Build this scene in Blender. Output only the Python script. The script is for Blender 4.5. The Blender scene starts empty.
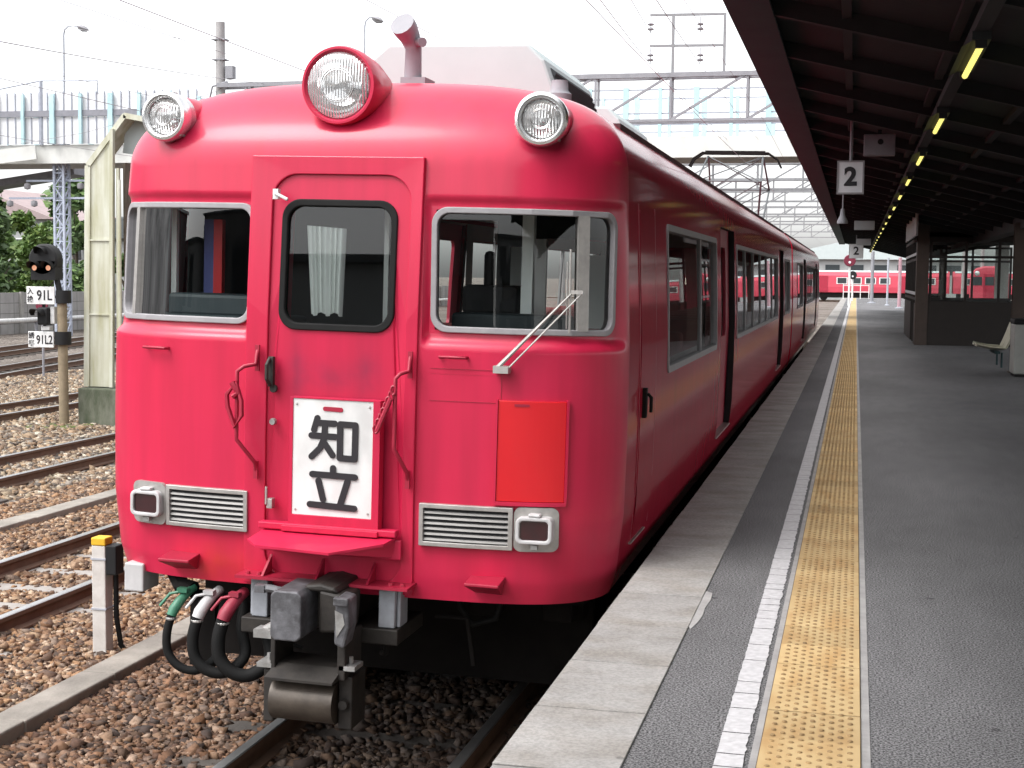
import bpy, math, random
import numpy as np
from mathutils import Vector, Matrix
random.seed(7)
rng = np.random.default_rng(7)
R = math.radians
C = bpy.context.scene.collection
scene = bpy.context.scene

# ------------------------------------------------------------------ camera, world, light
cam_d = bpy.data.cameras.new('camera')
cam = bpy.data.objects.new('camera', cam_d)
C.objects.link(cam)
cam.matrix_world = Matrix(((0.9723539, -0.0272294, 0.2319191, 0.0),
                           (0.2332991, 0.0708714, -0.9698189, 0.0),
                           (0.0099711, 0.9971137, 0.0752647, 1.456),
                           (0, 0, 0, 1)))
cam_d.sensor_width = 36.0
cam_d.lens = 36.0 * 1430.0 / 1024.0
cam_d.clip_start = 0.1
cam_d.clip_end = 3000
scene.camera = cam

SUN_EL, SUN_AZ = 56.0, 226.0          # azimuth: degrees clockwise from +Y
w = bpy.data.worlds.new('World')
scene.world = w
w.use_nodes = True
nt = w.node_tree
bg = nt.nodes['Background']
sky = nt.nodes.new('ShaderNodeTexSky')
sky.sky_type = 'NISHITA'
sky.sun_disc = False
sky.sun_elevation = R(SUN_EL)
sky.sun_rotation = R(SUN_AZ)
sky.dust_density = 3.0
sky.air_density = 1.0
sky.ozone_density = 1.0
hs = nt.nodes.new('ShaderNodeHueSaturation')     # cloud cover: the sky without its blue
hs.inputs['Saturation'].default_value = 0.12
nt.links.new(sky.outputs[0], hs.inputs['Color'])
# overcast luminance: the cloud deck is brighter overhead than at the horizon
wtc = nt.nodes.new('ShaderNodeTexCoord')
wsp = nt.nodes.new('ShaderNodeSeparateXYZ')
nt.links.new(wtc.outputs['Generated'], wsp.inputs[0])
wmr = nt.nodes.new('ShaderNodeMapRange')
wmr.inputs['From Min'].default_value = 0.0
wmr.inputs['From Max'].default_value = 1.0
wmr.inputs['To Min'].default_value = 2.0
wmr.inputs['To Max'].default_value = 2.4
nt.links.new(wsp.outputs['Z'], wmr.inputs['Value'])
wmx = nt.nodes.new('ShaderNodeVectorMath')
wmx.operation = 'SCALE'
nt.links.new(hs.outputs[0], wmx.inputs[0])
nt.links.new(wmr.outputs[0], wmx.inputs['Scale'])
nt.links.new(wmx.outputs[0], bg.inputs['Color'])
bg.inputs['Strength'].default_value = 0.15
sd = bpy.data.lights.new('sun', 'SUN')
sd.energy = 0.9
sd.angle = R(25)
sd.color = (1.0, 0.97, 0.93)
so = bpy.data.objects.new('sun', sd)
C.objects.link(so)
az, el = R(SUN_AZ), R(SUN_EL)
sdir = Vector((math.sin(az) * math.cos(el), math.cos(az) * math.cos(el), math.sin(el)))
so.rotation_euler = sdir.to_track_quat('Z', 'Y').to_euler()
so.location = sdir * 50
scene.view_settings.view_transform = 'Standard'
scene.view_settings.look = 'None'
scene.view_settings.exposure = 0.55
scene.view_settings.gamma = 1.0
scene.cycles.max_bounces = 8
scene.cycles.transparent_max_bounces = 16
scene.cycles.caustics_reflective = False
scene.cycles.caustics_refractive = False

# ------------------------------------------------------------------ materials
def pm(name, col, rough=0.6, metal=0.0, col2=None, scale=6.0, mix=0.5, bump=0.0, bscale=40.0, coat=0.0,
       detail=6.0, emit=None, es=0.0, spec=0.5, contrast=0.25, coat_r=0.06, stretch=None):
    m = bpy.data.materials.new(name)
    m.use_nodes = True
    t = m.node_tree
    b = t.nodes['Principled BSDF']
    b.inputs['Roughness'].default_value = rough
    b.inputs['Metallic'].default_value = metal
    b.inputs['Specular IOR Level'].default_value = spec
    if coat:
        b.inputs['Coat Weight'].default_value = coat
        b.inputs['Coat Roughness'].default_value = coat_r
    tc = t.nodes.new('ShaderNodeTexCoord')
    src = tc.outputs['Object']
    if stretch:
        mp = t.nodes.new('ShaderNodeMapping')
        mp.inputs['Scale'].default_value = stretch
        t.links.new(src, mp.inputs['Vector'])
        src = mp.outputs[0]
    if col2 is None:
        col2 = tuple(c * 0.72 for c in col)
    n = t.nodes.new('ShaderNodeTexNoise')
    n.inputs['Scale'].default_value = scale
    n.inputs['Detail'].default_value = detail
    n.inputs['Roughness'].default_value = 0.65
    r = t.nodes.new('ShaderNodeValToRGB')
    r.color_ramp.elements[0].position = max(0, mix - contrast)
    r.color_ramp.elements[1].position = min(1, mix + contrast)
    r.color_ramp.elements[0].color = (*col2, 1)
    r.color_ramp.elements[1].color = (*col, 1)
    t.links.new(src, n.inputs['Vector'])
    t.links.new(n.outputs['Fac'], r.inputs['Fac'])
    t.links.new(r.outputs['Color'], b.inputs['Base Color'])
    if bump:
        n2 = t.nodes.new('ShaderNodeTexNoise')
        n2.inputs['Scale'].default_value = bscale
        n2.inputs['Detail'].default_value = 4
        t.links.new(src, n2.inputs['Vector'])
        bp = t.nodes.new('ShaderNodeBump')
        bp.inputs['Strength'].default_value = 1.0
        bp.inputs['Distance'].default_value = bump
        t.links.new(n2.outputs['Fac'], bp.inputs['Height'])
        t.links.new(bp.outputs[0], b.inputs['Normal'])
    if emit:
        b.inputs['Emission Color'].default_value = (*emit, 1)
        b.inputs['Emission Strength'].default_value = es
    return m

def glass_mat(name, tint=(0.55, 0.6, 0.6), ior=1.5, rough=0.01):
    m = bpy.data.materials.new(name)
    m.use_nodes = True
    t = m.node_tree
    t.nodes.clear()
    o = t.nodes.new('ShaderNodeOutputMaterial')
    mx = t.nodes.new('ShaderNodeMixShader')
    tr = t.nodes.new('ShaderNodeBsdfTransparent')
    tr.inputs['Color'].default_value = (*tint, 1)
    gl = t.nodes.new('ShaderNodeBsdfGlossy')
    gl.inputs['Roughness'].default_value = rough
    fr = t.nodes.new('ShaderNodeFresnel')
    fr.inputs['IOR'].default_value = ior
    t.links.new(fr.outputs[0], mx.inputs[0])
    t.links.new(tr.outputs[0], mx.inputs[1])
    t.links.new(gl.outputs[0], mx.inputs[2])
    t.links.new(mx.outputs[0], o.inputs['Surface'])
    return m

M = {}
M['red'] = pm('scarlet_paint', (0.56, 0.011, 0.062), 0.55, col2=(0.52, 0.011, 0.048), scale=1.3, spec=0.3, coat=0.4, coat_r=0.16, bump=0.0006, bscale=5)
M['red_shaded'] = pm('scarlet_shaded_side', (0.42, 0.008, 0.036), 0.6, col2=(0.37, 0.008, 0.030), scale=1.3, spec=0.05, coat=0.6, coat_r=0.09, bump=0.0035, bscale=1.3)  # darker copy of the body red: shade under the eave put into the colour
M['red_door'] = pm('scarlet_door_paint', (0.55, 0.011, 0.062), 0.55, col2=(0.51, 0.011, 0.050), scale=1.6, spec=0.3, coat=0.25, coat_r=0.24)
M['red_plate'] = pm('bright_red_plate', (0.62, 0.005, 0.012), 0.4, col2=(0.58, 0.005, 0.012), scale=2, coat=0.2)
M['red_dark'] = pm('deep_red_paint', (0.36, 0.010, 0.038), 0.45, col2=(0.27, 0.010, 0.03), scale=9)
M['gutter'] = pm('dark_gutter', (0.10, 0.02, 0.03), 0.6)
M['red_far'] = pm('hazed_scarlet', (0.60, 0.06, 0.10), 0.5, scale=0.5)  # paler than the near red: distance haze put into the colour
M['steel'] = pm('brushed_stainless', (0.50, 0.48, 0.455), 0.45, metal=0.6, scale=30, col2=(0.38, 0.365, 0.35))
M['chrome'] = pm('chrome', (0.85, 0.85, 0.85), 0.26, metal=0.9, scale=9, col2=(0.70, 0.70, 0.70))
M['reflector'] = pm('reflector', (0.85, 0.85, 0.85), 0.08, metal=1.0, scale=14, col2=(0.6, 0.6, 0.6))
M['alu'] = pm('window_frame_grey', (0.30, 0.29, 0.30), 0.55, metal=0.0, scale=20, col2=(0.24, 0.23, 0.24))
M['rubber'] = pm('black_rubber', (0.012, 0.012, 0.012), 0.75, col2=(0.008, 0.008, 0.008), scale=15, spec=0.2)
M['glass'] = glass_mat('window_glass', (0.90, 0.92, 0.91))
M['glass_front'] = glass_mat('windscreen_glass', (0.88, 0.91, 0.90), 1.56)
M['glass_lens'] = glass_mat('lens_glass', (0.92, 0.93, 0.93), 1.45, 0.03)
M['glass_room'] = glass_mat('room_glass', (0.85, 0.87, 0.86), 1.45)
M['white'] = pm('white_enamel', (0.70, 0.70, 0.69), 0.5, col2=(0.65, 0.65, 0.64), scale=3)
M['white_pl'] = pm('white_plastic', (0.78, 0.77, 0.74), 0.4, col2=(0.7, 0.69, 0.65), scale=8)
M['bezel'] = pm('pale_grey_bezel', (0.56, 0.55, 0.55), 0.45, col2=(0.46, 0.45, 0.45), scale=12)
M['ink'] = pm('black_ink', (0.018, 0.016, 0.02), 0.5)
M['black'] = pm('black_paint', (0.012, 0.012, 0.013), 0.6, scale=12, spec=0.3)
M['under'] = pm('grimy_underframe', (0.014, 0.012, 0.011), 0.9, col2=(0.007, 0.006, 0.006), scale=7, spec=0.15)
M['under_grey'] = pm('grey_strut_paint', (0.36, 0.38, 0.42), 0.55, col2=(0.25, 0.26, 0.28), scale=14, bump=0.001, bscale=60)
M['cast'] = pm('greasy_cast_steel', (0.18, 0.18, 0.195), 0.55, metal=0.3, col2=(0.04, 0.038, 0.04), scale=11, bump=0.002, bscale=45, contrast=0.22)
M['cast_dark'] = pm('dark_cast_steel', (0.040, 0.034, 0.029), 0.6, metal=0.2, col2=(0.014, 0.012, 0.011), scale=13, bump=0.0015, bscale=40)
M['cast_pale'] = pm('worn_pale_steel', (0.45, 0.45, 0.44), 0.45, metal=0.5, col2=(0.22, 0.21, 0.2), scale=16)
M['brown_roller'] = pm('worn_brown_drum', (0.11, 0.09, 0.072), 0.45, metal=0.35, col2=(0.045, 0.035, 0.028), scale=9, bump=0.001, bscale=50)
M['green'] = pm('green_cock', (0.05, 0.20, 0.12), 0.45, scale=12)
M['pinkred'] = pm('red_cock', (0.30, 0.025, 0.05), 0.55, scale=12)
M['roofgrey'] = pm('roof_equipment_grey', (0.45, 0.50, 0.50), 0.7, col2=(0.41, 0.46, 0.46), scale=3)
M['louver_dark'] = pm('dark_louver', (0.035, 0.035, 0.04), 0.7, spec=0.2)
M['interior'] = pm('cab_lining', (0.030, 0.036, 0.034), 0.7, col2=(0.022, 0.027, 0.026), scale=3)
M['interior_lt'] = pm('saloon_lining', (0.20, 0.22, 0.21), 0.6, col2=(0.16, 0.18, 0.17), scale=3)
M['curtain'] = pm('white_curtain', (0.90, 0.93, 0.91), 0.8, col2=(0.82, 0.86, 0.84), scale=3)
M['blue'] = pm('blue_cloth', (0.10, 0.12, 0.33), 0.7)
M['tealblue'] = pm('blue_desk', (0.022, 0.036, 0.042), 0.6)
M['seat_red'] = pm('seat_moquette', (0.25, 0.05, 0.05), 0.9)
M['asphalt'] = pm('platform_asphalt', (0.25, 0.245, 0.25), 0.9, col2=(0.030, 0.029, 0.031), scale=125, bump=0.0015, bscale=230, detail=1.5, contrast=0.10)
M['line'] = pm('white_line', (0.53, 0.52, 0.53), 0.8, col2=(0.46, 0.45, 0.46), scale=30)
M['mortar'] = pm('mortar_strip', (0.36, 0.35, 0.34), 0.9, col2=(0.22, 0.21, 0.21), scale=7, bump=0.002, bscale=60)
M['yellow'] = pm('tactile_yellow', (0.56, 0.41, 0.21), 0.8, col2=(0.45, 0.31, 0.145), scale=2.6, contrast=0.2, bump=0.0006, bscale=70)
M['dome'] = pm('tactile_worn_dome', (0.40, 0.26, 0.11), 0.75, col2=(0.10, 0.065, 0.035), scale=28, contrast=0.3)
M['slab_joint'] = pm('slab_joint_dirt', (0.10, 0.095, 0.09), 0.95, col2=(0.06, 0.057, 0.054), scale=20)
M['joint'] = pm('joint_dirt', (0.10, 0.07, 0.04), 0.9)
M['concrete'] = pm('concrete', (0.40, 0.385, 0.36), 0.9, col2=(0.27, 0.26, 0.245), scale=5, bump=0.002, bscale=70)
M['concrete_dk'] = pm('trough_concrete', (0.34, 0.31, 0.27), 0.9, col2=(0.20, 0.18, 0.155), scale=6, bump=0.004, bscale=50)
M['rail_top'] = pm('rail_head', (0.55, 0.54, 0.53), 0.3, metal=0.9, scale=4)
M['rail_rust'] = pm('rail_rust', (0.17, 0.10, 0.065), 0.85, col2=(0.10, 0.06, 0.042), scale=9)
M['sleeper'] = pm('old_wood_sleeper', (0.085, 0.072, 0.062), 0.9, col2=(0.05, 0.042, 0.037), scale=10, bump=0.004, bscale=40)
M['sleeper_c'] = pm('concrete_sleeper', (0.32, 0.30, 0.28), 0.9, col2=(0.22, 0.2, 0.18), scale=8)
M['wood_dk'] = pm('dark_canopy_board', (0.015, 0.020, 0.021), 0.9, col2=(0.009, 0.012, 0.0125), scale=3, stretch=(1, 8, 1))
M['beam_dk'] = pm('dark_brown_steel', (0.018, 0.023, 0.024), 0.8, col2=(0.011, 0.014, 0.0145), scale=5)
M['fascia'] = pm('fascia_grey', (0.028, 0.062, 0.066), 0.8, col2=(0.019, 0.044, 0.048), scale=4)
M['brownpost'] = pm('brown_post', (0.085, 0.060, 0.048), 0.6, col2=(0.055, 0.04, 0.033), scale=5)
M['roombrown'] = pm('dark_brown_panel', (0.030, 0.024, 0.021), 0.7, scale=4)
M['tube'] = pm('fluorescent_tube', (0.9, 0.9, 0.6), 0.4, emit=(1.0, 0.90, 0.22), es=0.75)
M['panelwhite'] = pm('sign_white', (0.70, 0.71, 0.73), 0.4, col2=(0.66, 0.67, 0.69), scale=3)
M['cream'] = pm('cream_steel', (0.56, 0.57, 0.50), 0.55, col2=(0.40, 0.38, 0.27), scale=1.2, mix=0.42, contrast=0.2, stretch=(1, 1, 0.5))
M['inner_rust'] = pm('rusty_inner_steel', (0.20, 0.165, 0.13), 0.8, col2=(0.07, 0.055, 0.04), scale=5, stretch=(3, 3, 0.6))
M['moss'] = pm('mossy_concrete', (0.20, 0.20, 0.16), 0.95, col2=(0.035, 0.055, 0.022), scale=3.0, bump=0.004, bscale=30, stretch=(2, 2, 0.8))
M['mossg'] = pm('moss', (0.12, 0.13, 0.03), 0.95, col2=(0.05, 0.07, 0.02), scale=8)
M['polebrown'] = pm('weathered_pole', (0.30, 0.24, 0.16), 0.8, col2=(0.18, 0.14, 0.09), scale=7)
M['galv'] = pm('galvanised_steel', (0.40, 0.42, 0.46), 0.6, metal=0.1, col2=(0.32, 0.33, 0.37), scale=5)
M['galv_dk'] = pm('weathered_galvanised', (0.28, 0.28, 0.30), 0.7, metal=0.0, col2=(0.20, 0.20, 0.22), scale=5)
M['pan_steel'] = pm('sooty_pantograph_steel', (0.11, 0.12, 0.125), 0.7)
M['gantry_steel'] = pm('dull_gantry_steel', (0.26, 0.26, 0.27), 0.7, col2=(0.19, 0.19, 0.20), scale=5)
M['slat'] = pm('dull_louver_slat', (0.26, 0.25, 0.24), 0.5, metal=0.2, col2=(0.18, 0.172, 0.165), scale=16)
M['signgrey'] = pm('dull_sign_grey', (0.30, 0.30, 0.30), 0.6)
M['pinkpost'] = pm('faded_pink_post', (0.50, 0.30, 0.34), 0.6)
M['polegrey'] = pm('concrete_pole', (0.38, 0.37, 0.37), 0.8, scale=2, col2=(0.24, 0.23, 0.23))
M['mast'] = pm('pale_blue_mast', (0.46, 0.50, 0.60), 0.55, scale=4)
M['bridge'] = pm('bridge_cream', (0.66, 0.66, 0.63), 0.6, scale=1)
M['bridge_panel'] = pm('bridge_panel', (0.82, 0.82, 0.84), 0.6, scale=1)  # screens and posts paled: distance haze put into their colour
M['cyan'] = pm('bridge_pale_blue', (0.46, 0.65, 0.69), 0.5, scale=2)
M['bar'] = pm('bridge_bar', (0.36, 0.38, 0.44), 0.6)
M['dkband'] = pm('bridge_rail_dark', (0.24, 0.24, 0.27), 0.6)
M['wallblock'] = pm('concrete_block_wall', (0.40, 0.39, 0.38), 0.9, col2=(0.29, 0.28, 0.27), scale=1.5)
M['seam'] = pm('wall_seam', (0.15, 0.145, 0.14), 0.9)
M['leafA'] = pm('leaf_mid', (0.17, 0.27, 0.075), 0.6, col2=(0.09, 0.155, 0.045), scale=1.2)
M['leafB'] = pm('leaf_dark', (0.10, 0.165, 0.06), 0.6, col2=(0.055, 0.095, 0.036), scale=1.0)
M['leafC'] = pm('leaf_bright', (0.22, 0.30, 0.07), 0.6, col2=(0.08, 0.13, 0.03), scale=1.5)
M['bark'] = pm('bark', (0.09, 0.07, 0.05), 0.9)
M['insul'] = pm('insulator_grey', (0.30, 0.29, 0.31), 0.4)
M['wire'] = pm('wire', (0.30, 0.29, 0.31), 0.5)
M['amber'] = pm('amber_lamp', (0.75, 0.40, 0.28), 0.4, emit=(1.0, 0.45, 0.25), es=0.35)
M['redlens'] = pm('dark_red_lens', (0.05, 0.008, 0.012), 0.12, col2=(0.012, 0.006, 0.008), scale=18, coat=1.0)
M['signalred'] = pm('signal_red', (0.16, 0.008, 0.03), 0.5)
M['yellowcap'] = pm('yellow_cap', (0.75, 0.45, 0.02), 0.6, col2=(0.6, 0.36, 0.02), scale=12)
M['postwhite'] = pm('weathered_white_post', (0.58, 0.56, 0.53), 0.8, col2=(0.36, 0.33, 0.30), scale=7, contrast=0.3, mix=0.4, bump=0.002, bscale=40)
M['pinkroof'] = pm('pinkish_roof', (0.36, 0.28, 0.28), 0.8, scale=2)
M['housegrey'] = pm('house_grey', (0.36, 0.37, 0.37), 0.8, scale=1)
M['roofdk'] = pm('dark_roof', (0.10, 0.11, 0.115), 0.8, scale=2)
M['unseen'] = pm('unseen_block_wall', (0.17, 0.17, 0.17), 0.9, col2=(0.06, 0.06, 0.06), scale=.25, contrast=.12)  # wall of the added unseen blocks, tone set for cab glass reflections
M['pane_dk'] = pm('dark_pane', (0.05, 0.06, 0.065), 0.1)
M['binwhite'] = pm('bin_white', (0.42, 0.43, 0.40), 0.5, scale=3)
M['seatcream'] = pm('cream_seat', (0.62, 0.60, 0.47), 0.45, col2=(0.5, 0.47, 0.34), scale=3)
M['lamp_on'] = pm('lit_headlamp', (1, 0.9, 0.8), 0.3, emit=(1.0, 0.85, 0.7), es=4.0)

def add_stain(m, blobs, col, amount=0.6):
    t = m.node_tree
    b = t.nodes['Principled BSDF']
    src = b.inputs['Base Color'].links[0].from_socket
    tc = t.nodes.new('ShaderNodeTexCoord')
    n = t.nodes.new('ShaderNodeTexNoise')
    n.inputs['Scale'].default_value = 14
    n.inputs['Detail'].default_value = 5
    t.links.new(tc.outputs['Object'], n.inputs['Vector'])
    for (x, z, rx, rz) in blobs:
        mp = t.nodes.new('ShaderNodeMapping')
        mp.inputs['Location'].default_value = (-x / rx, 0, -z / rz)
        mp.inputs['Scale'].default_value = (1 / rx, 0, 1 / rz)
        g = t.nodes.new('ShaderNodeTexGradient')
        g.gradient_type = 'QUADRATIC_SPHERE'
        t.links.new(tc.outputs['Object'], mp.inputs['Vector'])
        t.links.new(mp.outputs[0], g.inputs['Vector'])
        mu = t.nodes.new('ShaderNodeMath')
        mu.operation = 'MULTIPLY'
        t.links.new(g.outputs['Fac'], mu.inputs[0])
        t.links.new(n.outputs['Fac'], mu.inputs[1])
        m2 = t.nodes.new('ShaderNodeMath')
        m2.operation = 'MULTIPLY'
        m2.use_clamp = True
        m2.inputs[1].default_value = amount * 2.6
        t.links.new(mu.outputs[0], m2.inputs[0])
        mx = t.nodes.new('ShaderNodeMix')
        mx.data_type = 'RGBA'
        t.links.new(m2.outputs[0], mx.inputs[0])
        t.links.new(src, mx.inputs[6])
        mx.inputs[7].default_value = (*col, 1)
        src = mx.outputs[2]
    t.links.new(src, b.inputs['Base Color'])
add_stain(M['red_door'], [(-.19, 1.99, .09, .34), (.17, 2.0, .12, .30), (-.01, 1.96, .42, .16)], (0.16, 0.02, 0.06), 0.34)
add_stain(M['red'], [(-.62, .98, .35, .22), (.02, 1.0, .4, .10)], (0.55, 0.035, 0.01), 0.5)
def add_patch(m, scale, lo, detail=5.0, stretch=(1, 1, 1), p0=0.35, p1=0.65, tint=None):
    t = m.node_tree
    b = t.nodes['Principled BSDF']
    src = b.inputs['Base Color'].links[0].from_socket
    tc = t.nodes.new('ShaderNodeTexCoord')
    mp = t.nodes.new('ShaderNodeMapping')
    mp.inputs['Scale'].default_value = stretch
    n = t.nodes.new('ShaderNodeTexNoise')
    n.inputs['Scale'].default_value = scale
    n.inputs['Detail'].default_value = detail
    r = t.nodes.new('ShaderNodeValToRGB')
    r.color_ramp.elements[0].position = p0
    r.color_ramp.elements[1].position = p1
    r.color_ramp.elements[0].color = (*(tint or (lo, lo, lo)), 1)
    r.color_ramp.elements[1].color = (1, 1, 1, 1)
    mx = t.nodes.new('ShaderNodeMix')
    mx.data_type = 'RGBA'
    mx.blend_type = 'MULTIPLY'
    mx.inputs[0].default_value = 1.0
    t.links.new(tc.outputs['Object'], mp.inputs['Vector'])
    t.links.new(mp.outputs[0], n.inputs['Vector'])
    t.links.new(n.outputs['Fac'], r.inputs['Fac'])
    t.links.new(src, mx.inputs[6])
    t.links.new(r.outputs['Color'], mx.inputs[7])
    t.links.new(mx.outputs[2], b.inputs['Base Color'])
def add_spots(m, scale, size, lo):
    t = m.node_tree
    b = t.nodes['Principled BSDF']
    src = b.inputs['Base Color'].links[0].from_socket
    tc = t.nodes.new('ShaderNodeTexCoord')
    v = t.nodes.new('ShaderNodeTexVoronoi')
    v.inputs['Scale'].default_value = scale
    r = t.nodes.new('ShaderNodeValToRGB')
    r.color_ramp.elements[0].position = size
    r.color_ramp.elements[1].position = size * 1.5
    r.color_ramp.elements[0].color = (lo, lo, lo, 1)
    r.color_ramp.elements[1].color = (1, 1, 1, 1)
    mx = t.nodes.new('ShaderNodeMix')
    mx.data_type = 'RGBA'
    mx.blend_type = 'MULTIPLY'
    mx.inputs[0].default_value = 1.0
    t.links.new(tc.outputs['Object'], v.inputs['Vector'])
    t.links.new(v.outputs['Distance'], r.inputs['Fac'])
    t.links.new(src, mx.inputs[6])
    t.links.new(r.outputs['Color'], mx.inputs[7])
    t.links.new(mx.outputs[2], b.inputs['Base Color'])
def island_vary(m, lo):
    t = m.node_tree
    b = t.nodes['Principled BSDF']
    src = b.inputs['Base Color'].links[0].from_socket
    g = t.nodes.new('ShaderNodeNewGeometry')
    r = t.nodes.new('ShaderNodeMapRange')
    r.inputs['To Min'].default_value = lo
    r.inputs['To Max'].default_value = 1.05
    mx = t.nodes.new('ShaderNodeVectorMath')
    mx.operation = 'SCALE'
    t.links.new(g.outputs['Random Per Island'], r.inputs['Value'])
    t.links.new(src, mx.inputs[0])
    t.links.new(r.outputs[0], mx.inputs['Scale'])
    t.links.new(mx.outputs[0], b.inputs['Base Color'])
add_patch(M['asphalt'], 0.55, 0.64, 6, (1, .5, 1))
add_patch(M['asphalt'], 5.0, 0.86, 6, (1.6, .5, 1), .30, .6)
add_spots(M['asphalt'], 2.3, 0.035, 0.45)
island_vary(M['yellow'], 0.76)
add_patch(M['yellow'], 4.0, 0.8, 6, (3, .8, 1), .3, .55, (.86, .74, .62))
add_patch(M['line'], 40, 0.82, 4)
for k_ in ('red', 'red_shaded', 'red_door'):
    add_patch(M[k_], 2.2, 0.86, 6, (5, 5, .35), .30, .62)
    add_patch(M[k_], 0.9, 0.93, 4, (1, 1, 1), .35, .6)
for k_ in ('under_grey', 'steel', 'bezel', 'white'):
    add_patch(M[k_], 9, 0.8, 6, (1, 1, .5), .32, .58)
add_patch(M['cream'], 2.2, 0.7, 6, (3, 3, .35), .34, .6, (.72, .70, .55))
for k_ in ('wallblock', 'concrete', 'concrete_dk', 'moss'):
    add_patch(M[k_], 1.3, 0.72, 6, (1, 1, .4))
def concrete_slab_mat():
    m = pm('edge_slab_concrete', (0.37, 0.355, 0.34), 0.9, col2=(0.25, 0.24, 0.23), scale=2.6, bump=0.002, bscale=80)
    return m
M['slab'] = concrete_slab_mat()
island_vary(M['slab'], 0.86)
add_patch(M['slab'], 3.0, 0.78, 7, (1, 1.6, 1), .34, .58, (.80, .77, .73))
add_spots(M['slab'], 3.0, 0.03, 0.6)
add_patch(M['slab'], 75, 0.78, 3, (1, 1, 1), .36, .6)

def stone_mat(name, cols):
    m = bpy.data.materials.new(name)
    m.use_nodes = True
    t = m.node_tree
    b = t.nodes['Principled BSDF']
    b.inputs['Roughness'].default_value = 0.85
    g = t.nodes.new('ShaderNodeNewGeometry')
    r = t.nodes.new('ShaderNodeValToRGB')
    r.color_ramp.interpolation = 'CONSTANT'
    for i, c in enumerate(cols):
        e = r.color_ramp.elements[i] if i < 2 else r.color_ramp.elements.new(0.5)
    for i, c in enumerate(cols):
        e = r.color_ramp.elements[i]
        e.position = i / len(cols)
        e.color = (*c, 1)
    tc = t.nodes.new('ShaderNodeTexCoord')
    n = t.nodes.new('ShaderNodeTexNoise')
    n.inputs['Scale'].default_value = 60
    mx = t.nodes.new('ShaderNodeMix')
    mx.data_type = 'RGBA'
    mx.blend_type = 'MULTIPLY'
    mx.inputs[0].default_value = 0.6
    t.links.new(tc.outputs['Object'], n.inputs['Vector'])
    t.links.new(g.outputs['Random Per Island'], r.inputs['Fac'])
    t.links.new(r.outputs['Color'], mx.inputs[6])
    rr = t.nodes.new('ShaderNodeValToRGB')
    rr.color_ramp.elements[0].position = 0.3
    rr.color_ramp.elements[0].color = (0.5, 0.45, 0.4, 1)
    rr.color_ramp.elements[1].position = 0.6
    t.links.new(n.outputs['Fac'], rr.inputs['Fac'])
    t.links.new(rr.outputs['Color'], mx.inputs[7])
    t.links.new(mx.outputs[2], b.inputs['Base Color'])
    return m
M['stone'] = stone_mat('ballast_stone', [(0.194, 0.104, 0.054), (0.268, 0.177, 0.106), (0.098, 0.055, 0.034), (0.244, 0.143, 0.079), (0.421, 0.315, 0.224), (0.113, 0.061, 0.035), (0.285, 0.185, 0.118), (0.061, 0.039, 0.027), (0.290, 0.164, 0.084), (0.193, 0.138, 0.102)])
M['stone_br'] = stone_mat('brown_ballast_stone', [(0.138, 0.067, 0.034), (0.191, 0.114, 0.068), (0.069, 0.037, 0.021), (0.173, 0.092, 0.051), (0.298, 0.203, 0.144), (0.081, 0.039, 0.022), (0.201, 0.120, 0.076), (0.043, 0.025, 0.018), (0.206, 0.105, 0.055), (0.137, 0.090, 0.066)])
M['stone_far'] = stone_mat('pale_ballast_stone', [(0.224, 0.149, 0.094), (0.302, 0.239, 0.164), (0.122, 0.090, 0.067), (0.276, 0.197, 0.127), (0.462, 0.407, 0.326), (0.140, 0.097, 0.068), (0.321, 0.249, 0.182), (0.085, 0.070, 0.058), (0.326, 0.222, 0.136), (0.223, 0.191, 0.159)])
M['stone_dk'] = stone_mat('dark_ballast_stone', [(0.067, 0.037, 0.021), (0.103, 0.069, 0.047), (0.045, 0.026, 0.018), (0.080, 0.048, 0.030), (0.116, 0.088, 0.072), (0.056, 0.031, 0.020), (0.089, 0.060, 0.043), (0.036, 0.023, 0.018), (0.100, 0.058, 0.034), (0.074, 0.054, 0.045)])  # darker stones from the near rail across to the platform wall

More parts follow.
